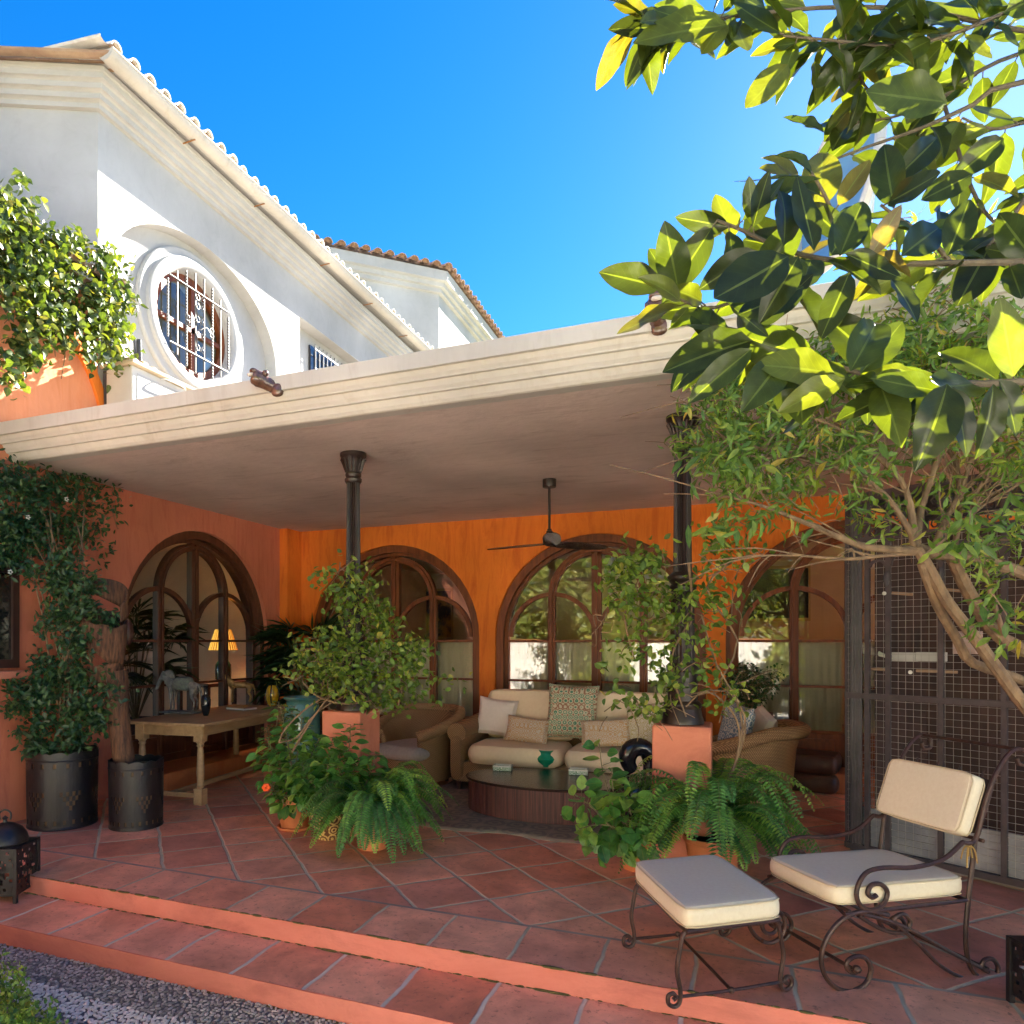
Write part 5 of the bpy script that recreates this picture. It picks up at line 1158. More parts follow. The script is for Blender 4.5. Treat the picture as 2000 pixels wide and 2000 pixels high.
def aback(a, b, d): p = CA0+CAd*a+CAb*(Dp-d); return (p.x, p.y, b)
m = M()
for k in range(8): u_ = k/7; m.tube([aw(.03+.07*u_, .02, 0-.004*(k % 2)), aw(.03+.07*u_, HT, 0-.004*(k % 2))], .0075, 6, 1)
m.build("corner_pillar", GREYPAINT, av)
for a in [.14]+posts: M().strip([(a, .04), (a, HT)], .030, aw, -.014, .014).build("post", GREYPAINT, av)
for f_, L2 in ((as_, Dp), (as2, Dp), (aback, L_)):
    for a in (0.02, L2/2, L2-.02): M().strip([(a, .04), (a, HT)], .03, f_, -.015, .015).build("post", GREYPAINT, av)
m = M()
for f_, L2 in ((aw, L_), (as_, Dp), (as2, Dp), (aback, L_)):
    for z, w in ((.05, .04), (1.12, .04), (2.22, .03), (HT, .04)): M().strip([(0, z), (L2, z)], w, f_, -.0175, .0175).build("rail", GREYPAINT, av)
# arched tops, finials, filigree band
edges_ = [.14]+posts
for i in range(len(edges_)-1):
    a, b = edges_[i], edges_[i+1]; c = (a+b)/2; r = (b-a)/2-.015
    mm_ = M(); mm_.strip([(c+r*cos(q), 2.02+r*.8*sin(q)) for q in np.linspace(0, pi, 18)], .018, aw, -.014, .008)
    mm_.build("arch_bar", GREYPAINT, av)
m = M()
for a in posts[:-1]: m.tube([aw(a, 1.98, -.02), aw(a, 1.93, -.03), aw(a, 1.88, -.03)], [.012, .022, .008], 8, 2)
m.build("finial", GREYPAINT, av)
m = M()
for k in range(int(L_/.075)):
    for zz in (2.27, 2.345, 2.42):
        m.tube([aw(.03+k*.075+.03*(1-i/9*.7)*cos(i*.85+k), zz+.035*(1-i/9*.7)*sin(i*.85+k), 0) for i in range(10)], .0055, 5, 1)
m.build("filigree_band", GREYPAINT, av)
m = M()                                    # wire mesh 25 mm drawn as thin wires
WR_ = .0017
def wires(f_, L2, st=.033, z0=.08, z1=2.2, r=WR_):
    k = 0.012
    while k < L2: m.tube([f_(k, z0, .004), f_(k, z1, .004)], r, 3, 1, cap=False); k += st
    z = z0
    while z < z1: m.tube([f_(0, z, .0055), f_(L2, z, .0055)], r, 3, 1, cap=False); z += st
wires(aw, L_, .046); wires(as_, Dp, .06); wires(as2, Dp, .08); m.build("wire_mesh", MESHW, av)
M().prism([(0.02, .03), (L_-.02, .03), (L_-.02, .33), (.02, .33)], aw, .03, .06).build("plinth_slab", mat("pale_marble", (.34, .34, .34), (.20, .20, .21), scale=5, rough=.6, bump=.2), av)
M().add([aback(0, .04, .02), aback(L_, .04, .02), aback(L_, 2.4, .02), aback(0, 2.4, .02)], [(0, 1, 2, 3)]).build("back_panel", mat("aviary_interior_dark", (.05, .028, .024), (.09, .045, .035), scale=4, rough=.8), av)
M().add([as_(.35, .04, .03), as_(Dp, .04, .03), as_(Dp, 2.4, .03), as_(.35, 2.4, .03)], [(0, 1, 2, 3)]).build("side_panel", MATS["aviary_interior_dark"], av)  # dark sheet added to stand in for the dim cage interior
fixn(M().prism([(0, 0), (L_, 0), (L_, Dp), (0, Dp)], lambda a, b, d: tuple(CA0+CAd*a+CAb*b+Vector((0, 0, d))), HT+.02, HT+.05).build("roof_panel", GREYPAINT, av))
M().prism([(0.05, .05), (L_-.05, .05), (L_-.05, Dp-.05), (.05, Dp-.05)], lambda a, b, d: tuple(CA0+CAd*a+CAb*b+Vector((0, 0, d))), .0, .03).build("floor_tray", MORTAR, av)
def perch(px0, py0, px1, d, label):
    a0 = al(px0); a1 = al(px1); z = pP(px0, py0, CA0+CAb*d, CAd).z
    q0 = pP(px0, py0, CA0+CAb*d, CAd); q1 = pP(px1, py0+3, CA0+CAb*d, CAd)
    M().tube([q0, q1], .011, 8, 1).build("perch", mat("raw_perch_wood", (.5, .32, .2), (.42, .26, .16), rough=.8), av)
    return q0, q1
perch(1742, 1158, 1782, .35, ""); perch(1850, 1152, 1890, .45, ""); perch(1680, 1305, 1728, .3, ""); q0, q1 = perch(1675, 1278, 1790, .5, ""); perch(1790, 1310, 1870, .55, "")
bw_ = pP(1685, 1268, CA0+CAb*.42, CAd)
bd = thing("white_bird", "white cockatiel sitting on a perch inside the aviary", "bird", bw_)
BV = [(0, 0, 0), (.05, 0, -.012), (.10, 0, -.03), (.17, 0, -.055), (-.045, 0, .028), (-.07, 0, .05), (-.095, 0, .045)]
skin("bird_body", BV, [(0, 1), (1, 2), (2, 3), (0, 4), (4, 5), (5, 6)], [.033, .028, .014, .006, .026, .023, .008], mat("white_feathers", (.75, .74, .66), (.7, .68, .5), rough=.8), bd, bw_, 1.25, atan2(CAd.y, CAd.x))
q = pP(1890, 1255, CA0+CAb*.6, CAd); M(TM(q.x, q.y, q.z, atan2(CAd.y, CAd.x))).box(-.07, .07, -.06, .06, -.08, .08).build("nest_box", mat("pale_box_wood", (.55, .38, .32), rough=.8), av, bevel=.003)
for px in (1745, 1800): 
    q = pP(px+16, 1282, CA0+CAb*.5, CAd); M(TM(q.x, q.y, q.z, atan2(CAd.y, CAd.x))).box(-.08, .10, -.03, .03, -.035, .03).build("feeder", PLASTGREY, av, bevel=.003)
for px, py in ((1727, 1159), (1778, 1313)): q = pP(px, py, CA0-CAb*.02, CAd); M().quadric(q, (.014, .006, .014), (2, 2, 2), 5, R=Matrix(((CAd.x, CAb.x, 0), (CAd.y, CAb.y, 0), (0, 0, 1)))).build("feeder_clip", CHINA, av)
# brick planter wall / brown interior clutter behind the cage
M().box(XL, XL, 0, 0, 0, 0) if False else None

# ================================================================== PLANTS
def stems(name, mt, paths, parent, sides=6):
    m = M()
    for pts, r0, r1 in paths:
        n = len(pts); m.tube(pts, [r0+(r1-r0)*i/(n-1) for i in range(n)], sides, 3)
    return m.build(name, mt, parent)
def pxblob(xs, n, depth, dj, f=pz):
    "scatter leaf points through overlapping blobs: (px,py,rx,ry,weight)"
    w = np.array([b[4] for b in xs], float); w /= w.sum(); out = []
    pick = rng.choice(len(xs), n, p=w)
    cl = {i: rng.normal(size=(10, 2))*.5 for i in range(len(xs))}
    for i in pick:
        b = xs[i]; k = cl[i][rng.integers(0, 10)]; x = b[0]+(k[0]+rng.normal()*.24)*b[2]; y = b[1]+(k[1]+rng.normal()*.24)*b[3]
        out.append(f(x, y, (depth if not callable(depth) else depth(x, y))+rng.normal()*dj))
    return np.array(out)
# 1 flowering vine over the side wing eave
t = thing("climbing_vine", "bright sunlit climbing vine spilling over the tiled eave of the side wing", "vine", (XL, 4.3, 3.3))
VB = [(20, 430, 60, 50, 2), (30, 520, 70, 60, 3), (100, 500, 80, 60, 3), (60, 600, 80, 60, 3), (140, 570, 90, 60, 3.2), (205, 580, 50, 60, 1.9), (190, 650, 60, 60, 2), (225, 640, 35, 60, 1.3), (120, 640, 60, 45, 1), (40, 680, 60, 45, .8), (20, 720, 50, 50, .5), (10, 400, 30, 30, 1)]
P = pxblob(VB, 4200, XL+.30, .10, pX); P[:, 0] = np.maximum(P[:, 0], XL+.02)
D = rdirs(len(P), -.9) + np.array([.35, -.2, 0]); leaves("vine_foliage", G_VINE, P, D, rdirs(len(P), .3)+np.array([.9, -.5, .3]), rng.uniform(.045, .085, len(P)), rng.uniform(.035, .065, len(P)), T_HEART, t)
vs_ = []
for k in range(26):
    a = pX(random.uniform(0, 230), random.uniform(480, 620), XL+.2); b = a+Vector((random.uniform(-.05, .1), random.uniform(-.3, .3), random.uniform(-.5, -.1))); vs_.append(([a, (a+b)/2+Vector((.05, .05, .05)), b], .007, .003))
stems("vine_stem", TWIG, vs_, t)
# 2 dark jasmine climbing the left wall from the large pot
t = thing("jasmine_climber", "dark green jasmine climbing the left wall from the large metal pot", "climber", (PB.x, PB.y, .55))
VB = [(20, 950, 55, 60, 3), (80, 960, 60, 60, 3), (60, 1040, 80, 60, 4), (20, 1080, 50, 50, 2.2), (130, 1020, 60, 60, 2), (160, 950, 50, 40, .7), (190, 1030, 30, 60, .6)]
P1 = pxblob(VB, 3200, XL+.18, .07, pX); P1[:, 0] = np.maximum(P1[:, 0], XL+.02)
VB = [(120, 1120, 55, 50, 2.6), (125, 1190, 50, 50, 2.6), (140, 1260, 55, 50, 2.6), (125, 1330, 75, 50, 3), (150, 1390, 60, 50, 2.5), (80, 1380, 65, 45, 2), (80, 1440, 55, 35, 1.6), (150, 1440, 40, 30, 1), (40, 1370, 30, 20, .5)]
P2 = pxblob(VB, 4600, 5.75, .12, pz); P2[:, 0] = np.maximum(P2[:, 0], XL+.03); P = np.concatenate([P1, P2])
leaves("jasmine_foliage", G_DARK, P, rdirs(len(P), .1), rdirs(len(P), .5)+np.array([.6, -.6, .4]), rng.uniform(.035, .07, len(P)), rng.uniform(.018, .032, len(P)), T_MED, t)
vs_ = []
base = Vector((PB.x, PB.y, .5))
for k in range(9):
    tgt = pz(random.uniform(80, 170), random.uniform(1100, 1300), 5.8); tp2 = pX(random.uniform(20, 190), random.uniform(900, 1020), XL+.08); md = base.lerp(tgt, .5)+Vector((random.uniform(-.1, .1), random.uniform(-.1, .1), 0)); vs_.append(([base+Vector((random.uniform(-.06, .06), random.uniform(-.06, .06), 0)), md, tgt, tp2], .012, .004))
for k in range(14):
    a = pX(random.uniform(40, 240), random.uniform(915, 1000), XL+.05); vs_.append(([a, a+Vector((.02, random.uniform(-.2, .2), random.uniform(-.2, .05))), a+Vector((.03, random.uniform(-.3, .3), random.uniform(-.3, 0)))], .004, .002))
stems("jasmine_stem", BARK, vs_, t)
m = M()
for px, py in ((20, 1117), (55, 1010), (130, 975)):
    c = pX(px, py, XL+.32)
    for k in range(5): a = 2*pi*k/5; m.quadric(c+Vector((.012*0, .014*cos(a), .014*sin(a))), (.003, .010, .006), res=2)
m.build("jasmine_flower", CHINA, t)
# 3 vines on the columns
def colvine(x, blobs, n, label, depth, stempx, lsz=(.035, .065)):
    t = thing("column_vine", label, "vine", (x, 4.9, .9), "vines growing around the iron columns")
    P = pxblob(blobs, n, depth, .14, pz)
    leaves("vine_foliage", G_COLV, P, rdirs(len(P), -.25), rdirs(len(P), .5)+np.array([0, -.7, .3]), rng.uniform(*lsz, len(P)), rng.uniform(lsz[0]*.6, lsz[1]*.62, len(P)), T_MED, t, rnd=rng.random(n)**1.1)
    vs_ = []
    for k in range(70):
        b = random.choice(blobs); c = pz(b[0], b[1], depth); a = c+Vector((random.uniform(-.15, .15), random.uniform(-.12, .12), random.uniform(-.15, .15)))
        q = a+Vector((random.uniform(-.22, .22), random.uniform(-.15, .15), random.uniform(-.22, .1))); vs_.append(([a, (a+q)/2+Vector((random.uniform(-.04, .04), 0, random.uniform(-.05, .05))), q], .004, .002))
    for pth in stempx: vs_.append(([pz(px, py, depth+dd) for px, py, dd in pth], .009, .005))
    stems("vine_stem", BARK, vs_, t)
colvine(x1, [(680, 1110, 40, 40, 1), (690, 1160, 50, 40, 1.6), (700, 1210, 60, 45, 2), (660, 1260, 80, 50, 2.4), (740, 1260, 80, 50, 2.6), (620, 1300, 65, 45, 2), (700, 1310, 90, 50, 2.4), (780, 1300, 65, 50, 2.3), (660, 1345, 90, 40, 2), (760, 1345, 90, 38, 1.8), (810, 1280, 30, 40, .9), (590, 1290, 30, 30, .6)], 2500,
        "bushy green vine wrapped around the left column in a cone shape", 5.45,
        [[(545, 1450, 0), (560, 1420, 0), (610, 1375, 0), (660, 1352, .1)], [(545, 1450, 0), (580, 1440, 0), (620, 1390, 0), (690, 1350, .1)], [(570, 1470, 0), (600, 1420, 0), (640, 1365, 0), (690, 1330, .1)], [(780, 1320, 0), (785, 1350, 0), (777, 1380, 0)], [(590, 1330, 0), (620, 1360, 0), (680, 1375, 0), (760, 1360, 0)]])
colvine(x2, [(1260, 1095, 60, 35, 1.1), (1230, 1120, 60, 40, 1.6), (1280, 1160, 75, 45, 1.8), (1210, 1190, 35, 55, .9), (1300, 1230, 60, 60, 1.1), (1250, 1260, 55, 55, 1.0), (1390, 1110, 70, 60, .9), (1400, 1190, 60, 70, .8), (1310, 1330, 60, 50, 1.2), (1390, 1270, 60, 70, .7), (1280, 1380, 50, 25, .7), (1440, 1080, 50, 40, .5), (1400, 1060, 40, 40, .4), (1420, 1350, 50, 60, .4), (1215, 1365, 30, 15, .2)], 1300,
        "loose trailing vine with bare twigs around the right column", 4.55,
        [[(1420, 1540, 0), (1445, 1450, 0), (1430, 1390, 0), (1380, 1350, 0), (1340, 1380, 0)], [(1425, 1530, 0), (1450, 1420, 0), (1420, 1350, 0), (1330, 1360, .1)], [(1440, 1480, 0), (1455, 1400, 0), (1400, 1300, 0), (1370, 1200, 0)], [(1345, 1100, 0), (1350, 1200, .1), (1310, 1290, 0), (1340, 1400, 0)], [(1440, 1090, 0), (1380, 1150, 0), (1440, 1250, 0), (1400, 1340, 0)], [(1290, 1090, 0), (1250, 1130, 0), (1220, 1200, 0), (1240, 1290, 0)]], (.035, .07))
# 4 ferns
def fern(c, n, ln, label, up=.55, seedv=1):
    t = thing("fern", label, "fern", c, "sword ferns in pots by the pedestals"); P, D, N_, L = [], [], [], []; st = []
    for i in range(n):
        az = random.uniform(0, 2*pi); l = ln*random.uniform(.6, 1.1); lift = random.uniform(.15, 1.3); g_ = random.uniform(1.5, 2.9)
        d = Vector((cos(az)*cos(lift*.9), sin(az)*cos(lift*.9), sin(lift*.9))); p = Vector(c)+Vector((cos(az)*.04, sin(az)*.04, 0)); steps = 34; path = [p.copy()]
        for k in range(steps):
            q = k/steps; dd = (d+Vector((0, 0, -g_*q*q*1.1))); dd.normalize(); p = p+dd*l/steps; path.append(p.copy())
            sd = dd.cross(Vector((0, 0, 1))); sd = sd.normalized() if sd.length > .05 else Vector((cos(az+1.57), sin(az+1.57), 0)); nrm = sd.cross(dd)
            wl = .064*(sin(pi*min(1, q*.93+.07))**.6)*random.uniform(.9, 1.1)
            for s in (-1, 1):
                for h in (0,):
                    P.append(p); D.append(sd*s+dd*.25-Vector((0, 0, .12))); N_.append(nrm); L.append(max(.01, wl))
        st.append((path[::5], .0028, .001))
    P = np.array(P); rn = np.repeat(rng.random(n), len(P)//n)*.8+rng.random(len(P))*.2
    leaves("fern_fronds", G_FERN, P, np.array(D), np.array(N_), np.array(L), .0165, T_SMALL, t, rnd=rn); stems("frond_stem", TWIG, st, t, 4)
fern(FERN1+Vector((.0, -.0, .05)), 120, .62, "green sword fern hanging over its pot in front of the left pedestal"); fern(FERN2+Vector((0, -.02, .10)), 125, .74, "large sword fern spreading in front of the right pedestal")
# 5 hibiscus and friends
def leafy(name, label, c, paths, n, sz, mt, T, spread=.06, cat="plant", rat=.72):
    t = thing(name, label, cat, c); P, D, st = [], [], []
    for pth in paths:
        pts = [Vector(q) for q in pth]; st.append((pts, .006, .003)); m_ = max(4, n//len(paths))
        for i in range(m_):
            q = (i+random.random())/m_*.85+.15; k = q*(len(pts)-1); a = int(min(k, len(pts)-2)); p = pts[a].lerp(pts[a+1], k-a); ax = (pts[a+1]-pts[a]).normalized()
            az = i*2.4+random.random()*.6; o = ax.orthogonal().normalized(); d = Matrix.Rotation(az, 3, ax) @ o; d = (d+ax*.25+Vector((0, 0, -.15))).normalized(); p2 = p+d*random.uniform(.01, spread); P.append(p2); D.append(d); st.append(([p, p2], .002, .0015))
    P = np.array(P); D = np.array(D); s_ = rng.uniform(sz[0], sz[1], len(P))
    Nn_ = np.array([(0, -.35, .9)])+rng.normal(size=(len(P), 3))*.35
    leaves("leaves", mt, P, D, Nn_, s_, s_*rat, T, t); stems("stem", TWIG, st, t, 5); return t
def pxp(pts, z): return [pz(x, y, z+(d[0] if d else 0)) for x, y, *d in pts]
leafy("hibiscus_plant", "leafy hibiscus with one orange flower in the plain terracotta pot", HIB1,
      [[HIB1]+pxp(l, 5.55) for l in ([(560, 1530), (540, 1480), (520, 1440)], [(570, 1500), (560, 1440), (548, 1380)], [(575, 1510), (585, 1450), (590, 1400)], [(590, 1520), (610, 1470), (625, 1440)], [(560, 1560), (535, 1540), (522, 1520)], [(590, 1540), (600, 1500), (640, 1470)], [(555, 1570), (530, 1500), (515, 1470)], [(600, 1560), (640, 1520), (650, 1500)])], 420, (.06, .115), G_HIB, T_MED)
hf = pz(520, 1538, 5.35); m = M()
for k in range(6): a = k*1.05; m.quadric(hf+Vector((.018*cos(a)*CT, .018*cos(a)*ST, .018*sin(a))), (.017, .012, .015), res=4)
tag(m.build("orange_flower", mat("orange_petals", (.85, .12, .01), (.8, .07, .01), rough=.6)), "single bright orange hibiscus flower at the left of the potted plants", "flower")
leafy("leafy_plant", "dense green plant with rounded leaves in the ochre painted pot", HIB2,
      [[HIB2]+pxp(l, 5.3) for l in ([(630, 1550), (600, 1520), (590, 1490)], [(640, 1540), (640, 1490), (650, 1440)], [(655, 1530), (680, 1470), (685, 1415)], [(660, 1550), (690, 1510), (700, 1480)], [(640, 1560), (610, 1550), (590, 1550)], [(680, 1550), (660, 1500), (665, 1470)], [(620, 1560), (600, 1530), (570, 1500)], [(690, 1560), (720, 1520), (735, 1470)])], 420, (.065, .115), G_HIB, T_MED)
leafy("leafy_shrub", "pale small leaved plant rising beside the teal urn", HIB1+Vector((-.02, .15, 0)), [[HIB1+Vector((0, .15, 0))]+pxp(l, 5.75) for l in ([(545, 1480), (540, 1430), (545, 1370)], [(555, 1480), (560, 1420), (575, 1380)], [(530, 1490), (525, 1440), (520, 1420)])], 180, (.03, .05), G_VINE, T_SMALL)
leafy("hibiscus_plant", "tall hibiscus with large separate leaves left of the right pedestal", HIB3,
      [[HIB3]+pxp(l, 4.35) for l in ([(1210, 1600), (1180, 1520), (1170, 1450)], [(1200, 1620), (1150, 1570), (1120, 1560)], [(1220, 1620), (1170, 1610), (1130, 1620)], [(1235, 1600), (1225, 1560), (1210, 1540)], [(1250, 1600), (1270, 1560), (1290, 1570)], [(1260, 1640), (1280, 1610), (1300, 1620)], [(1210, 1640), (1180, 1630), (1150, 1650)], [(1230, 1620), (1200, 1560), (1195, 1500)], [(1250, 1640), (1250, 1620), (1220, 1600)])], 170, (.085, .135), G_HIB, T_BIG, .07)
leafy("box_shrub", "round dark box shrub in the tall brown planter by the right arch", BOXP, [[BOXP, BOXP+Vector((random.uniform(-.2, .2), random.uniform(-.15, .1), random.uniform(.1, .42))), BOXP+Vector((random.uniform(-.32, .32), random.uniform(-.2, .1), random.uniform(.2, .5)))] for _ in range(22)], 900, (.03, .05), G_DARK, T_SMALL)
# 6 palms in the porch corner and inside the room
def palm(c, label, n, sz, name="fan_palm"):
    t = thing(name, label, "palm", c, "dark palms near the left arched door"); P, D, N_, L, st = [], [], [], [], []
    for i in range(n):
        az = random.uniform(0, 2*pi); hgt = random.uniform(.35, 1.0)*sz; tip = Vector(c)+Vector((cos(az)*random.uniform(.1, .42)*sz, sin(az)*random.uniform(.1, .42)*sz, hgt)); st.append(([Vector(c), Vector(c).lerp(tip, .5)+Vector((0, 0, .1)), tip], .006, .004))
        out_ = (tip-Vector(c)); out_.z *= .3; out_.normalize(); sd = out_.cross(Vector((0, 0, 1))).normalized()
        for k in range(9): a = radians(-75+150*k/8); P.append(tip); D.append(out_*cos(a)+sd*sin(a)+Vector((0, 0, -.25))); N_.append(Vector((0, 0, 1))+out_*.4); L.append(random.uniform(.24, .34)*sz)
    leaves("palm_fronds", G_PALM, np.array(P), np.array(D), np.array(N_), np.array(L), .03, T_NARROW, t); stems("palm_stem", TWIG, st, t)
p = Vector((-4.75, 7.55, 0)); pot("dark_planter", "dark low planter holding the fan palm in the porch corner", p, inner([(.18, 0), (.23, .38)]), BLACKM, (.2, .33)); palm((p.x, p.y, .35), "dark fan palm standing in the porch corner behind the table", 52, 1.35)
p2_ = pX(265, 1340, -6.3); pot("blue_planter", "dark blue planter inside the room behind the left arched door", (p2_.x, p2_.y, .12), inner([(.2, 0), (.25, .5)]), mat("dark_blue_glaze", (.02, .035, .06), rough=.3), (.2, .45)); palm((p2_.x, p2_.y, .55), "palm inside the room behind the left side of the arched door", 30, 1.3)
# 7 low box hedge bottom left
hb = thing("box_hedge", "low clipped box hedge in the bottom left corner by the pebbles", "hedge", (-3.7, 2.2, -.23))
P = np.stack([rng.uniform(-4.0, -2.1, 15000), rng.uniform(1.75, 2.50, 15000), rng.uniform(-.22, -.02, 15000)], 1)
P[:, 2] += .02*np.sin(P[:, 0]*9)+.015*np.sin(P[:, 1]*17); keep = P[:, 1] < 2.44-.42*np.clip((P[:, 0]+3.3), 0, 2)+.03*np.sin(P[:, 0]*14); P = P[keep]
leaves("hedge_foliage", G_BOX, P, rdirs(len(P), .9), rdirs(len(P), .5)+np.array([.3, .2, .6]), rng.uniform(.018, .032, len(P)), rng.uniform(.011, .018, len(P)), T_MED, hb)

# 8 twiggy shrub tree at the right
t = thing("shrub_tree", "twisted brown branched shrub tree leaning in from the right before the aviary", "tree", pz(2250, 1640, 3.6))
Z_ = 3.55
def bz(*pts): return [pz(x, y, Z_+d) for x, y, d in pts]
TRK = [(bz((2260, 1640, .2), (2120, 1520, .1), (2010, 1390, 0), (1950, 1310, 0), (1900, 1240, 0), (1850, 1175, 0), (1815, 1110, 0), (1790, 1070, 0)), .034, .024),
       (bz((2200, 1500, .25), (2090, 1390, .3), (2000, 1330, .2), (1900, 1295, .1), (1870, 1250, .1), (1830, 1180, .05), (1800, 1100, 0)), .026, .022),
       (bz((2250, 1600, .5), (2100, 1330, .5), (1960, 1250, .4), (1900, 1170, .3), (1860, 1090, .2)), .045, .03),
       (bz((2150, 1180, .4), (2000, 1120, .3), (1900, 1090, .2), (1820, 1080, .1), (1780, 1065, 0)), .035, .028),
       (bz((1790, 1075, 0), (1700, 1070, 0), (1640, 1050, 0), (1570, 1020, -.05), (1480, 985, -.1), (1380, 960, -.1)), .022, .004),
       (bz((1795, 1080, 0), (1730, 1085, 0), (1650, 1092, 0), (1560, 1085, 0), (1480, 1085, 0)), .012, .004),
       (bz((1785, 1065, 0), (1780, 1000, 0), (1760, 940, .05), (1700, 880, .05), (1600, 820, 0), (1500, 800, 0), (1400, 770, -.05)), .020, .004),
       (bz((1790, 1060, 0), (1740, 980, 0), (1690, 940, 0), (1600, 900, 0), (1520, 880, 0), (1400, 860, -.1)), .016, .004),
       (bz((1790, 1060, 0), (1800, 990, .1), (1830, 900, .1), (1850, 800, .1), (1900, 650, .1), (1930, 500, .1)), .020, .005),
       (bz((1820, 1080, .1), (1850, 1010, .1), (1880, 950, .1), (1900, 860, .1), (1880, 740, 0)), .018, .005),
       (bz((1860, 1090, .2), (1875, 1000, .2), (1865, 900, .2), (1800, 800, .1), (1750, 700, 0)), .016, .004),
       (bz((1800, 1090, 0), (1860, 1040, .0), (1930, 980, .1), (2000, 940, .2)), .009, .004),
       (bz((1960, 1240, .3), (1900, 1000, .2), (1960, 900, .2), (2050, 800, .2)), .014, .005)]
stems("branches", BARK, TRK, t, 9)
tw = []
for pts, r0, r1 in TRK[4:]:
    for k in range(9 if 1.9e-2 < r0 < 2.3e-2 and pts is TRK[4][0] or pts is TRK[5][0] else 24):
        q = random.uniform(.25, 1)*(len(pts)-1); a = int(min(q, len(pts)-2)); p = pts[a].lerp(pts[a+1], q-a); d = (pts[a+1]-pts[a]).normalized()+Vector((random.uniform(-.9, .9), random.uniform(-.7, .7), random.uniform(-.5, .9))); l = random.uniform(.12, .34)
        mid_ = p+d*l*.5+Vector((random.uniform(-.03, .03), 0, random.uniform(-.03, .03))); tw.append(([p, mid_, p+d*l+Vector((0, 0, -.03))], .005, .002))
stems("twigs", BARK, tw, t, 5)
SB_ = [(1385, 880, 35, 45, .7), (1415, 790, 45, 50, 1.3), (1425, 725, 60, 45, 1.7), (1345, 800, 30, 14, .16), (1330, 870, 30, 12, .12), (1480, 780, 90, 60, 2.6), (1430, 880, 80, 60, 2.2), (1420, 950, 50, 50, .9), (1550, 720, 90, 60, 2.4), (1560, 850, 110, 70, 2.0), (1500, 960, 90, 60, 1.4), (1640, 780, 100, 80, 2.4), (1720, 700, 100, 80, 3), (1820, 650, 90, 90, 3.4), (1920, 600, 90, 90, 3.6), (1960, 480, 70, 70, 2), (1880, 500, 60, 60, 1), (1980, 720, 80, 100, 3.4), (1850, 820, 100, 80, 1.8), (1960, 880, 80, 80, 2), (1700, 900, 100, 60, 1.0), (1660, 1000, 90, 50, .6), (1900, 1000, 90, 50, 1.0), (1920, 1120, 60, 60, .6), (1440, 1010, 60, 40, .5), (2060, 600, 90, 200, 3), (2060, 900, 90, 200, 2.5), (1960, 1200, 40, 40, .3)]
P = pxblob(SB_+[(1850, 560, 90, 90, 4), (1960, 640, 80, 90, 4), (1760, 640, 80, 60, 3), (1900, 740, 90, 80, 4), (1680, 660, 70, 50, 2)], 13500, lambda x, y: 3.65, .28, pz)
leaves("shrub_foliage", G_SHRUB, P, rdirs(len(P), -.1), rdirs(len(P), .4), rng.uniform(.035, .085, len(P)), rng.uniform(.011, .021, len(P)), T_NARROW, t, rnd=rng.random(len(P)))
tw2 = []
for k in range(900):
    p = Vector(P[rng.integers(0, len(P))]); d = Vector(rdirs(1)[0]); tw2.append(([p, p+d*.07+Vector((0, 0, .01)), p+d*random.uniform(.1, .2)], .0028, .0014))
stems("fine_twigs", BARK, tw2, t, 4)
# bare foreground sprig leaves with yellow tips (larger hanging leaves)
P = pxblob([(1560, 900, 160, 60, 1), (1480, 1020, 90, 30, .5), (1880, 1040, 110, 60, 1), (1400, 900, 60, 60, .6), (1930, 1180, 60, 60, .5)], 150, 3.3, .15, pz)
leaves("hanging_leaves", G_SHRUB, P, rdirs(len(P), -1.6), rdirs(len(P), 0)+np.array([0, -1.2, .2]), rng.uniform(.07, .11, len(P)), rng.uniform(.022, .032, len(P)), T_NARROW, t)

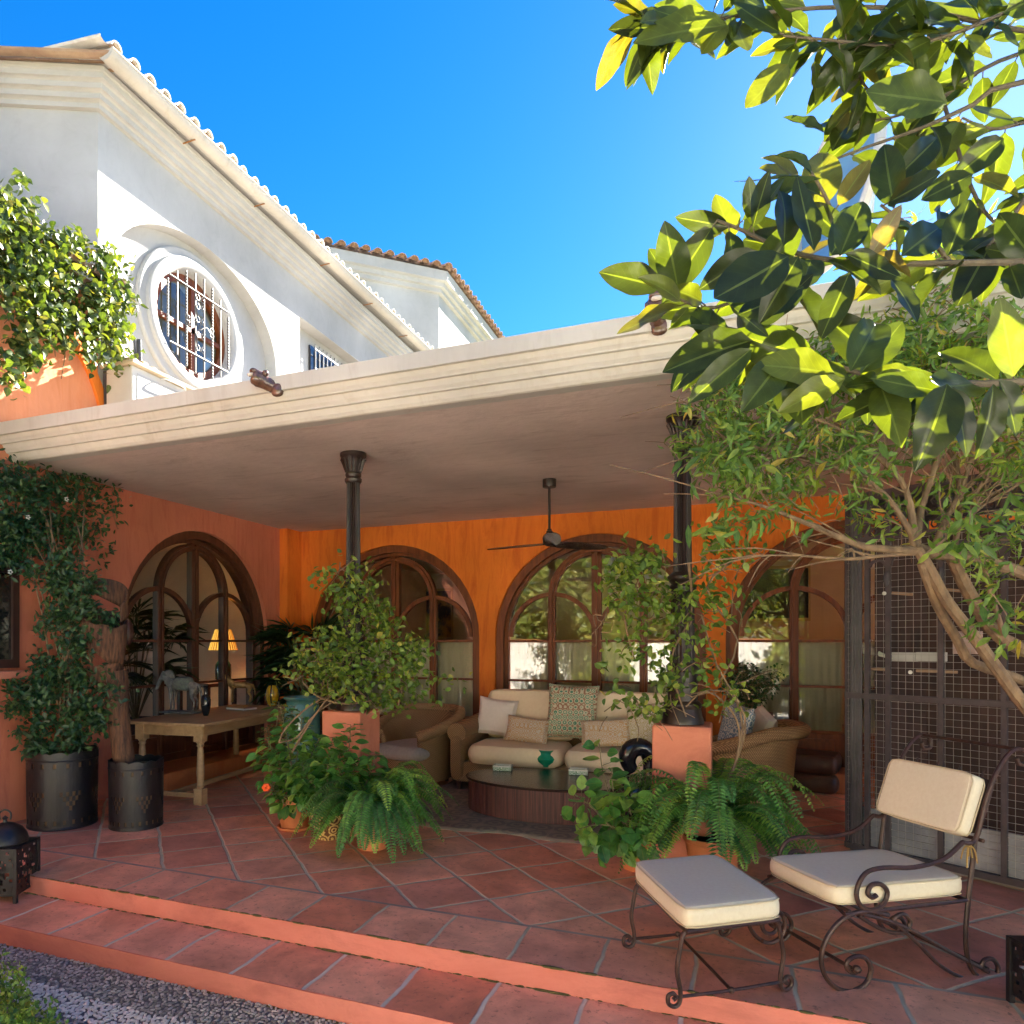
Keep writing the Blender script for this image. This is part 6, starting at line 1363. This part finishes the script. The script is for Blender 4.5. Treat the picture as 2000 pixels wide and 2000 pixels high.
# 9 lemon tree branches close to the viewer
t = thing("lemon_tree", "lemon tree with large glossy backlit leaves reaching in from the upper right", "tree", (1.9, 1.0, -.23))
def lz(*pts): return [pz(x, y, d) for x, y, d in pts]
BR = [(lz((2500, 640, 1.3), (2200, 520, 1.15), (2000, 512, 1.1), (1800, 515, 1.1), (1640, 510, 1.1), (1540, 490, 1.1), (1450, 450, 1.12), (1400, 430, 1.12)), .0065, .0022),
      (lz((2500, 100, 1.5), (2000, 160, 1.4), (1900, 205, 1.4), (1800, 250, 1.4), (1700, 285, 1.4), (1620, 315, 1.4)), .006, .002),
      (lz((2200, 60, 1.5), (2000, 60, 1.4), (1800, 20, 1.35), (1600, 15, 1.35), (1420, 35, 1.35), (1330, 45, 1.35), (1240, 40, 1.35)), .005, .002),
      (lz((2300, 0, 1.6), (1950, 120, 1.5), (1840, 190, 1.5), (1740, 230, 1.5), (1650, 240, 1.5)), .005, .002),
      (lz((2100, -40, 1.4), (1950, 30, 1.3), (1850, 70, 1.3), (1750, 90, 1.3), (1640, 80, 1.3), (1530, 70, 1.3)), .004, .002),
      (lz((2300, 150, 1.5), (2000, 240, 1.4), (1930, 250, 1.4), (1880, 230, 1.4)), .004, .002),
      (lz((1690, 20, 1.45), (1670, 80, 1.42), (1680, 150, 1.42), (1700, 180, 1.42)), .004, .002),
      (lz((1840, 190, 1.5), (1870, 290, 1.4), (1890, 350, 1.35), (1920, 410, 1.35), (1960, 450, 1.3)), .004, .003),
      (lz((2400, 900, 1.2), (2100, 760, 1.0), (1920, 750, 1.0), (1800, 745, 1.0), (1700, 735, 1.02), (1600, 700, 1.05), (1500, 660, 1.1), (1420, 640, 1.1)), .006, .002),
      (lz((1540, 490, 1.1), (1480, 560, 1.12), (1400, 600, 1.15), (1340, 590, 1.15), (1300, 560, 1.15)), .0035, .002),
      (lz((1680, 520, 1.1), (1640, 450, 1.12), (1610, 380, 1.12), (1580, 330, 1.12)), .004, .002),
      (lz((1860, 520, 1.1), (1820, 470, 1.1), (1760, 430, 1.1), (1720, 400, 1.1)), .004, .002),
      (lz((2300, 250, 1.5), (2050, 350, 1.3), (1980, 420, 1.25), (1930, 480, 1.2)), .005, .003)]
TK = [([Vector((1.9, 1.0, -.23)), Vector((1.85, 1.05, .6)), Vector((1.8, 1.1, 1.4)), pz(2500, 640, 1.3)], .06, .012), ([Vector((1.8, 1.1, 1.4)), pz(2500, 100, 1.5)], .03, .01), ([Vector((1.85, 1.05, .9)), pz(2400, 900, 1.2)], .02, .008), ([pz(2500, 100, 1.5), pz(2300, 0, 1.6)], .01, .007), ([pz(2500, 100, 1.5), pz(2200, 60, 1.5)], .01, .006), ([pz(2500, 100, 1.5), pz(2300, 250, 1.5)], .008, .006)]
LBARK = mat("lemon_bark", (.14, .11, .07), (.09, .07, .05), scale=60, rough=.8, bump=.4)
P, D, N_, L, st, RN = [], [], [], [], [], []
def addleaf(p, d, n, l, rn=None, pet=True):
    P.append(p+d*(.012 if pet else 0)); D.append(d); N_.append(n); L.append(l); RN.append(random.random() if rn is None else rn)
    if pet: st.append(([p, p+d*.014], .0013, .001))
den = [26, 5, 56, 22, 46, 12, 12, 8, 34, 12, 6, 8, 22]
for (pts, r0, r1), nn_ in zip(BR, den):
    for i in range(nn_):
        q = (.12+.88*(i+random.random())/nn_)*(len(pts)-1); a = int(min(q, len(pts)-2)); p = pts[a].lerp(pts[a+1], q-a); ax = (pts[a+1]-pts[a]).normalized()
        d = Vector((random.uniform(-1, 1), random.uniform(-.5, .5), random.uniform(-1, .6)))+ax*.5; d.normalize()
        n_ = Vector((random.uniform(-.5, .5), -.9, random.uniform(-.1, .8)))+Vector(rdirs(1)[0])*.5
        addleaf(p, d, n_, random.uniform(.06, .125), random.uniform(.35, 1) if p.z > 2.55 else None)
def handleaf(x0, y0, x1, y1, z, rn=None, tw=0):
    a = pz(x0, y0, z); b = pz(x1, y1, z+random.uniform(-.03, .03)); d = b-a; l = d.length; d.normalize(); n_ = Vector((ST, -CT, .1))+Vector((random.uniform(-.35, .35)+tw, 0, random.uniform(-.3, .4))); addleaf(a, d, n_, l, rn, False)
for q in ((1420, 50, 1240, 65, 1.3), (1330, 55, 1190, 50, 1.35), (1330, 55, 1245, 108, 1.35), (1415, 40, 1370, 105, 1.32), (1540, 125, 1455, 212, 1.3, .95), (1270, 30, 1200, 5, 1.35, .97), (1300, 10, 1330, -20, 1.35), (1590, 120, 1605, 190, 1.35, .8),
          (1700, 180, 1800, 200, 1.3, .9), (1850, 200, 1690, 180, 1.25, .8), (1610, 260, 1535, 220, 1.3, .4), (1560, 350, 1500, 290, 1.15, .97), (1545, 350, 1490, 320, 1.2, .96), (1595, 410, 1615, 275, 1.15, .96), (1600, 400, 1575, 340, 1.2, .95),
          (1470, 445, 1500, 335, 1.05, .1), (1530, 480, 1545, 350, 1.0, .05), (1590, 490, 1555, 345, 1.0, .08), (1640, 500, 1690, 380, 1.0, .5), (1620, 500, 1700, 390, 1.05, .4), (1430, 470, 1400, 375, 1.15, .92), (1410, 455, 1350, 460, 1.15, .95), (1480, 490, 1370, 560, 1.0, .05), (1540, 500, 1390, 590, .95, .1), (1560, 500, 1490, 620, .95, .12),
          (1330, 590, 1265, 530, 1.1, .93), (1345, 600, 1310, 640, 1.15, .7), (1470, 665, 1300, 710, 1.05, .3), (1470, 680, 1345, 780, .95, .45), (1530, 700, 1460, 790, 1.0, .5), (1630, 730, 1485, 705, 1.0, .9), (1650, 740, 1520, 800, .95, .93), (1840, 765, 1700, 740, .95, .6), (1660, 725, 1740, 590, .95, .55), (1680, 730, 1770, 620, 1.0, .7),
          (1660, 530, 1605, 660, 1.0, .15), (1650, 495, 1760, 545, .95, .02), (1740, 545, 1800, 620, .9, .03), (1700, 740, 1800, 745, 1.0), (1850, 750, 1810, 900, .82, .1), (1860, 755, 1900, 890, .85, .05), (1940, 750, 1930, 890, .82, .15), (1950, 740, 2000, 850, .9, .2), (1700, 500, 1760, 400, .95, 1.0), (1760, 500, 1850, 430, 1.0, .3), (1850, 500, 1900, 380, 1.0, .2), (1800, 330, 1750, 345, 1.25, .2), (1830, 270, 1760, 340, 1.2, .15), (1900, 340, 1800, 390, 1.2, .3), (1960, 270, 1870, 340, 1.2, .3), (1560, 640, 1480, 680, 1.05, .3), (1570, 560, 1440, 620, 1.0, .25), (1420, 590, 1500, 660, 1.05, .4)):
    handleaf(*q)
L = np.array(L)
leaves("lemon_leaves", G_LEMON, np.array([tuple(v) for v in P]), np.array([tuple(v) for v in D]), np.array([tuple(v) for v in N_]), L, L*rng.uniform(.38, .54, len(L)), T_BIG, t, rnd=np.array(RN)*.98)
stems("branches", LBARK, BR+TK+st, t, 7)

# ================================================================== GARDEN BEHIND THE VIEWER (seen in the glass, throws light into the porch)
gw = thing("garden_wall", "pale sunlit garden wall across the garden, seen reflected in the doors", "wall", (0, -3.7, -.23))
M().box(-14, 14, -3.9, -3.7, -.23, 1.5).build("wall_face", GARDWALL, gw); M().box(-14, 14, -3.95, -3.65, 1.502, 1.57).build("coping", TERRA, gw)
def crown_tree(c, r, h, n, label):
    t = thing("garden_tree", label, "tree", c, "trees across the garden reflected in the glass")
    m = M(); m.tube([c, Vector(c)+Vector((.1, 0, h*.3)), Vector(c)+Vector((0, .1, h*.6))], [.16, .11, .06], 8, 3)
    for k in range(6): a = k*1.05; m.tube([Vector(c)+Vector((0, 0, h*.35)), Vector(c)+Vector((cos(a)*r*.5, sin(a)*r*.5, h*.6)), Vector(c)+Vector((cos(a)*r*.8, sin(a)*r*.8, h*.75))], [.06, .035, .015], 6, 2)
    m.build("trunk", BARK, t)
    P = blob((c[0], c[1], c[2]+h*.56), (r, r*.8, h*.42), n, n//30, .13); leaves("crown", G_TREE, P, rdirs(n, -.2), rdirs(n, .3), rng.uniform(.18, .34, n), rng.uniform(.10, .18, n), T_SMALL, t); return t
TL = ("round leafy tree", "tall loose tree", "broad pale tree", "dense bushy tree")
for i, (x, y, r, h) in enumerate(((-9, -6.6, 2.6, 6.0), (-4.6, -6.3, 2.4, 5.2), (-.8, -6.7, 2.7, 6.2), (3.4, -6.3, 2.5, 5.4), (7.6, -6.7, 2.8, 6.2), (11.6, -6.4, 2.5, 5.2), (-3.2, -2.7, .8, 2.5), (1.9, -2.9, .75, 2.3))):
    crown_tree((x, y, -.23), r, h, 6500 if r > 2 else 2200, TL[i % 4]+" across the garden, number "+("one", "two", "three", "four", "five", "six", "seven", "eight")[i]+" from the left behind the viewer")
